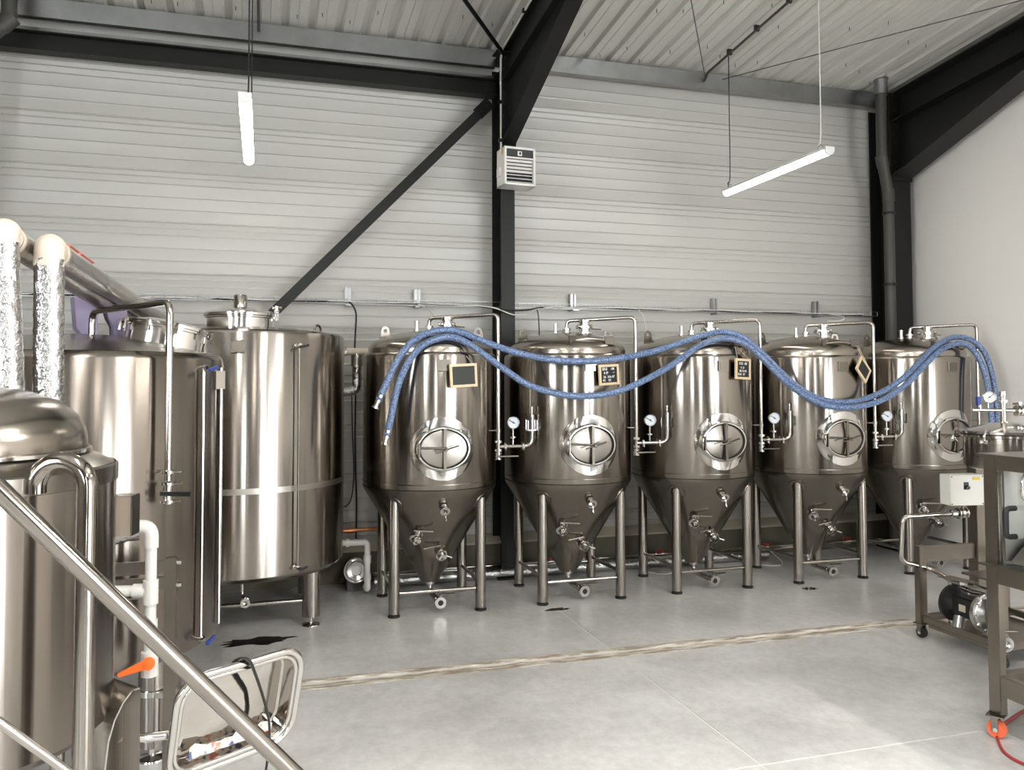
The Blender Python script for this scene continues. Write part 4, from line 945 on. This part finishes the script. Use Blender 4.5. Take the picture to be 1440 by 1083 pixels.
MB().tube([(-.05, 0, 0), (.45, 0, .01)], .020, n=12).build('pipe', 'copper', t)
for x in (.02, .30): MB().lathe([(.02, 0), (.030, 0), (.030, .05), (.02, .05)], 14, MX((x, 0, .001), (1, 0, 0))).build('fitting', 'copper', t)
t = thing('insulated_pipe', 'foil-wrapped pipe lying along the floor behind the conical tanks', 'pipe', (1.05, 8.27, 0)); rnd = random.Random(3)
MB().crumple([(0, -.05, .060), (4.4, -.05, .060)], .053, .07, 16, .025, 6).build('foil_wrap', 'foil', t, angle=60)
MB().tube([(0, .07, .115), (6.2, .07, .115)], .016, n=10).build('copper_line', 'tube', t)
for x in (1.82, 3.12, 4.45, 5.55):
    vv = MB().lathe([(.018, -.05), (.030, -.05), (.030, .05), (.018, .05)], 14, MX((x, .07, .115), (1, 0, 0))).build('valve', 'polish', t)
    MB().bbox((x-.06, .03, .150), (x+.06, .05, .165)).bbox((x-.02, .02, .13), (x+.02, .06, .15)).build('handle', 'red', vv)
for pts, lab in (([(3.88, 8.0, .01), (4.0, 7.9, .006), (4.15, 7.95, .006), (4.22, 8.1, .02), (4.15, 8.25, .08)], 'thin white cable looped on the floor behind the middle conical tank'),
                 ([(5.15, 8.0, .01), (5.35, 7.9, .006), (5.5, 8.0, .01), (5.42, 8.2, .15)], 'thin white cable looped on the floor behind the fourth conical tank')):
    cable(lab, pts, 'cable_white', .005)
def puddle(label, c, rx, ry, seed):
    rnd = random.Random(seed); P = []
    for k in range(28):
        a = 2*PI*k/28; f = 1+rnd.uniform(-.28, .28); P.append((c[0]+rx*f*math.cos(a), c[1]+ry*f*math.sin(a)))
    tag(MB().prism(P, .0012, Matrix.Translation((0, 0, .0003))).build('puddle', 'water', angle=80), label, 'puddle')
puddle('dark wet puddle on the floor in front of the tall tank', (-.02, 6.82), .26, .10, 1)
puddle('small wet patch on the floor in front of the second conical tank', (2.50, 6.98), .10, .045, 2)
puddle('small dark wet patch on the floor in front of the fourth conical tank', (5.08, 6.95), .07, .05, 3)

# ------------------------------------------------------------------ pump cart with filter vessel (right, behind)
def caster(t, x, y, zt, r, wheel, rz=0):
    M = MR((x, y, 0), 0, 0, rz)
    c = MB().bbox((-.045, -.045, zt-.008), (.045, .045, zt), M).bbox((-.032, -.014, r*.8), (-.026, .022, zt-.008), M).bbox((.026, -.014, r*.8), (.032, .022, zt-.008), M).build('caster', 'satin', t)
    w_ = MB().lathe([(.008, -.021), (r*.55, -.021), (r*.6, -.016), (r*.95, -.018), (r, -.010), (r, .010), (r*.95, .018), (r*.6, .016), (r*.55, .021), (.008, .021)], 28, M @ MX((0, .0, r), (1, 0, 0))).build('wheel', wheel, c)
    MB().lathe([(0, -.034), (.012, -.034), (.012, .034), (0, .034)], 10, M @ MX((0, 0, r), (1, 0, 0))).build('axle', 'polish', c)
t = thing('pump_cart', 'wheeled steel pump cart with a lidded filter vessel, in front of the rightmost conical tank', 'cart', (5.35, 5.0, 0))
x0, x1, y0, y1 = -.40, .42, -.36, .38
for x, y, h in ((x0, y1, .71), (x1, y1, .71), (x0, y0, .62), (x1, y0, .62)):
    MB().bbox((x-.035, y-.03, .115), (x+.035, y+.03, h)).build('leg', 'frame_steel', t, bevel=.004)
    caster(t, x, y, .115, .042, 'rubber', .2)
for a, b in (((x0+.035, y1-.02, .585), (.12, y1+.02, .705)), ((.225, y1-.02, .585), (x1-.035, y1+.02, .705)), ((x0+.035, y1-.02, .13), (x1-.035, y1+.02, .18)), ((x0+.035, y0-.02, .13), (x1-.035, y0+.02, .18)),
             ((x0-.02, y0+.03, .13), (x0+.02, y1-.03, .18)), ((x1-.02, y0+.03, .13), (x1+.02, y1-.03, .18)), ((x1-.02, y0+.03, .56), (x1+.02, y1-.03, .62)), ((x0+.035, y0-.02, .56), (x1-.035, y0+.02, .62))):
    MB().bbox(a, b).build('rail', 'frame_steel', t, bevel=.004)
MB().bbox((x0-.01, y0+.04, .10), (x1-.05, y1-.08, .125)).build('base_plate', 'frame_steel', t)
MB().bbox((.12, .335, .18), (.225, .43, 1.62)).build('upright_post', 'frame_steel', t, bevel=.004)
bx_ = MB().box((0, 0, 0), (.285, .13, .235), MR((-.10, .26, 1.155), 0, 0, math.radians(-9))).build('control_box', 'box_white', t, bevel=.005)
Mc = MR((-.10, .26, 1.155), 0, 0, math.radians(-9))
MB().bbox((-.028, -.070, .005), (.010, -.064, .062), Mc).build('switch_plate', 'black_plastic', bx_)
MB().lathe([(0, 0), (.016, 0), (.014, .022), (0, .024)], 16, Mc @ MX((-.008, -.070, .022), (0, -1, 0))).build('rotary_switch', 'black_plastic', bx_)
MB().bbox((.045, -.0672, .078), (.105, -.065, .100), Mc).build('warning_label', 'yellow_label', bx_)
for q in ((-.13, .105), (.13, .105), (-.13, -.105), (.13, -.105)): MB().lathe([(0, 0), (.005, 0), (.005, .003), (0, .003)], 8, Mc @ MX((q[0], -.065, q[1]), (0, -1, 0))).build('cover_screw', 'dark_pipe', bx_)
MB().bbox((-.10, .28, 1.02), (.12, .36, 1.04)).build('box_bracket', 'frame_steel', t)
lp = MB().tube([(-.10, .265, .985), (-.155, .272, .967), (-.55, .394, .941), (-.557, .411, .59), (-.33, .344, .534), (-.34, -.02, .45), (-.34, -.16, .47)], .019, n=14, bend=.06).build('loop_pipe', 'tube', t)
MB().lathe([(.019, -.02), (.034, -.016), (.034, .016), (.019, .02)], 16, MX((-.17, .276, .964), (1, -.25, 0))).build('clamp', 'polish', lp)
v_ = valve(t, (-.14, .268, .968), (1, -.15, .05), .032, (0, -.3, .9), .09, 'shutoff_valve')
# diaphragm pump: black chamber behind, bright chamber in front
px_, pz_ = -.35, .335
pb = MB().lathe([(0, 0), (.05, .0), (.07, .02), (.125, .035), (.135, .04), (.135, .065), (.10, .075), (.06, .10), (.06, .20), (0, .20)], 36, MX((px_, .16, pz_), (0, -1, 0))).build('rear_chamber', 'black_plastic', t)
pbody = MB().bbox((px_-.06, -.16, pz_-.075), (px_+.06, .08, pz_+.075)).build('pump_body', 'black_plastic', t, bevel=.012)
MB().bbox((px_-.062, -.06, pz_-.03), (px_-.060, .0, pz_+.02)).build('maker_plate', 'sill', pbody)
pf = MB().lathe([(.06, -.06), (.105, -.03), (.135, -.012), (.138, 0), (.138, .022), (.122, .026), (.115, .036), (.060, .070), (.045, .072), (0, .072)], 40, MX((px_, -.18, pz_), (0, -1, 0))).build('front_chamber', 'pump_steel', t)
MB().lathe([(0, .0725), (.040, .0725), (.040, .076), (0, .076)], 24, MX((px_, -.18, pz_), (0, -1, 0))).build('centre_label', 'sticker_red', pf)
for k in range(10):
    a = 2*PI*k/10; MB().lathe([(0, 0), (.009, 0), (.009, .014), (0, .015)], 8, MX((px_+.122*math.cos(a), -.206, pz_+.122*math.sin(a)), (0, -1, 0))).build('chamber_bolt', 'polish', pf)
    if k % 2 == 0: MB().box((0, 0, 0), (.065, .007, .014), MX((px_, -.222, pz_), (0, -1, 0)) @ Matrix.Rotation(a, 4, 'Z') @ Matrix.Translation((.085, 0, -.008))).build('chamber_rib', 'pump_steel', pf)
MB().lathe([(0, 0), (.040, 0), (.040, .085), (0, .085)], 20, MX((px_-.075, -.02, .27), (-.35, -.15, -.9))).build('silencer', 'pump_steel', t)
for yy in (.13, -.21): MB().tube([(px_, yy, pz_+.12), (px_, yy, pz_+.155), (px_, yy*.2, pz_+.158)], .024, n=14, bend=.03).build('manifold_elbow', 'pump_steel', t)
for yy in (.13, -.21): MB().tube([(px_, yy, pz_-.12), (px_, yy, .15), (px_+.04, yy*.6, .145)], .026, n=14, bend=.03).build('inlet_elbow', 'pump_steel', t)
MB().prism([(-.45, .06), (-.40, -.18), (-.30, -.18), (-.33, .06)], .004, Matrix.Translation((.0, .1, .52))).build('drip_plate', 'satin', t)
ov = valve(t, (-.47, -.40, .22), (-.35, -.93, -.1), .040, (0, 0, 1), .10, 'outlet_valve')
MB().tube([(-.35, -.26, .215), (-.40, -.30, .22), (-.47, -.40, .22)], .028, n=14, bend=.03).build('outlet_pipe', 'tube', t)
# filter vessel
vc = Vector((-.205, -.255, 0)); R = .275
ve = MB().lathe([(0, 1.365), (R-.04, 1.37), (R-.01, 1.38), (R, 1.40), (R, 1.595), (R+.022, 1.60), (R+.022, 1.617), (R-.02, 1.617)], 72, Matrix.Translation(vc)).build('vessel', 'brushed', t)
ld = MB().lathe([(R-.02, 1.626), (R+.022, 1.626), (R+.024, 1.643), (R, 1.65), (.12, 1.695), (.05, 1.705), (0, 1.705)], 72, Matrix.Translation(vc)).build('vessel_lid', 'polish', t)
MB().lathe([(R-.015, 1.6165), (R+.014, 1.6165), (R+.014, 1.6265), (R-.015, 1.6265)], 72, Matrix.Translation(vc)).build('lid_gasket', 'rubber', ld)
for a in (200, 255, 310, 20, 90, 140):
    a = math.radians(a); d = Vector((math.cos(a), math.sin(a), 0)); p = vc+d*(R+.018)
    mb = MB().tube([p+Vector((0, 0, 1.56))+d*.01, p+d*.055+Vector((0, 0, 1.60)), p+d*.02+Vector((0, 0, 1.66))], .008, n=8, bend=.02)
    mb.lathe([(0, -.028), (.016, -.026), (.016, -.008), (.010, 0), (.016, .008), (.016, .026), (0, .028)], 12, MX(p+d*.05+Vector((0, 0, 1.575)), d.cross(Vector((0, 0, 1))))); mb.build('swing_bolt', 'polish', ve)
MB().lathe([(.055, .60), (.055, 1.37)], 20, Matrix.Translation(vc+Vector((.03, 0, 0)))).build('pedestal', 'tube', ve)
MB().bbox((x0-.02, y0-.18, .585), (x1, y0+.32, .60)).build('vessel_shelf', 'frame_steel', t)
tp = vc+Vector((-.02, 0, 0))
hp = MB().lathe([(.022, 1.69), (.022, 1.885), (.026, 1.89), (.026, 1.925), (0, 1.93)], 18, Matrix.Translation(tp)).build('header_pipe', 'tube', t)
for z_ in (1.70, 1.855): MB().lathe([(.022, -.010), (.042, -.008), (.042, .008), (.022, .010)], 18, Matrix.Translation(tp+Vector((0, 0, z_)))).build('clamp', 'polish', hp)
MB().tube([tp+Vector((-.22, .06, 1.795)), tp+Vector((.20, -.055, 1.785))], .015, n=12).build('cross_pipe', 'tube', hp)
sv = MB().cyl(tp+Vector((-.165, .045, 1.795)), tp+Vector((-.165, .045, 1.83)), .012, n=10).build('side_valve', 'polish', hp)
MB().bbox((-.014, -.010, 1.825), (.014, .010, 1.89), Matrix.Translation(tp+Vector((-.175, .045, 0)))).build('blue_lever', 'blue_plastic', hp)
MB().tube([tp+Vector((-.105, .03, 1.79)), tp+Vector((-.105, .03, 1.85))], .007, n=8).build('gauge_stem', 'tube', hp)
gauge_parts(t, tp+Vector((-.105, .015, 1.885)), .044, (-.62, -.78, 0), 40)
valve(t, tp+Vector((.09, -.025, 1.786)), (.96, -.26, 0), .030, (0, .1, 1), .07, 'header_valve')
MB().tube([tp+Vector((.16, -.045, 1.81)), tp+Vector((.16, -.045, 1.855)), tp+Vector((.20, -.06, 1.915))], .007, n=8).build('header_lever', 'tube', hp)

# ------------------------------------------------------------------ filling machine, right edge
t = thing('filling_machine', 'wheeled steel filling machine with clear guard door, cut by the right edge', 'machine', (3.965, 3.735, 0))
for x, y in ((0, 0), (.95, 0), (0, -.85), (.95, -.85)):
    MB().bbox((x, y, .13), (x+.05, y+.08, 1.575)).build('leg', 'frame_steel', t, bevel=.003)
    caster(t, x+.0, y+.03, .13, .050, 'orange_wheel', .5)
for z0, z1, ov in ((1.50, 1.575, .02), (.86, .955, .02), (.24, .35, 0)):
    for x in (0, .95): MB().bbox((x, -.77, z0), (x+.05, 0, z1)).build('rail', 'frame_steel', t, bevel=.003)
    for y in (0, -.85): MB().bbox((.05, y+.01, z0), (.95, y+.07, z1)).build('rail', 'frame_steel', t, bevel=.003)
    if ov: MB().bbox((-.035, -.87, z1), (1.03, .10, z1+.012)).build('ledge', 'frame_steel', t)
gd = MB().bbox((.012, -.765, .972), (.018, -.006, 1.498)).build('guard_door', 'glass', t)
hd = MB().tube([(.012, -.115, 1.300), (-.055, -.115, 1.300), (-.055, -.115, 1.145), (.012, -.115, 1.145)], .015, n=10, bend=.03).build('door_handle', 'rubber', gd)
MB().tube([(.10, -.12, 1.495), (.06, -.12, 1.46), (.06, -.12, 1.36), (.10, -.12, 1.335), (.14, -.12, 1.36), (.14, -.12, 1.46), (.10, -.12, 1.495)], .010, n=10, bend=.03).build('lift_loop', 'tube', t)
MB().bbox((.29, -.76, .985), (.31, -.01, 1.49)).build('inner_panel', 'panel_steel', t)
MB().bbox((.055, -.01, .985), (.94, .0, 1.49)).build('back_panel', 'panel_steel', t)
MB().bbox((.05, -.76, .967), (.94, -.012, .977)).build('glass_shelf', 'glass_green', t)
MB().add([(.06, -.03, .98), (.06, -.22, .98), (.28, -.22, .98), (.28, -.03, .98), (.20, -.03, 1.10), (.20, -.10, 1.10), (.28, -.10, 1.10), (.28, -.03, 1.10)], [(0, 1, 5, 4), (1, 2, 6, 5), (2, 3, 7, 6), (3, 0, 4, 7), (4, 5, 6, 7), (0, 3, 2, 1)]).build('chute', 'mirror', t)
MB().bbox((.05, -.77, .28), (.95, .0, .295)).build('lower_shelf', 'satin', t)
rc = smooth_path([(4.75, 4.10, .012), (4.415, 3.994, .012), (4.14, 3.88, .012), (4.02, 3.82, .010), (3.89, 3.68, .008), (3.82, 3.57, .008), (3.81, 3.45, .008), (3.88, 3.2, .008), (4.1, 2.9, .008)], 6)
tag(MB().tube(rc, .008, n=8).build('cable', 'red'), 'red cable lying on the floor around the orange caster of the filling machine', 'cable')
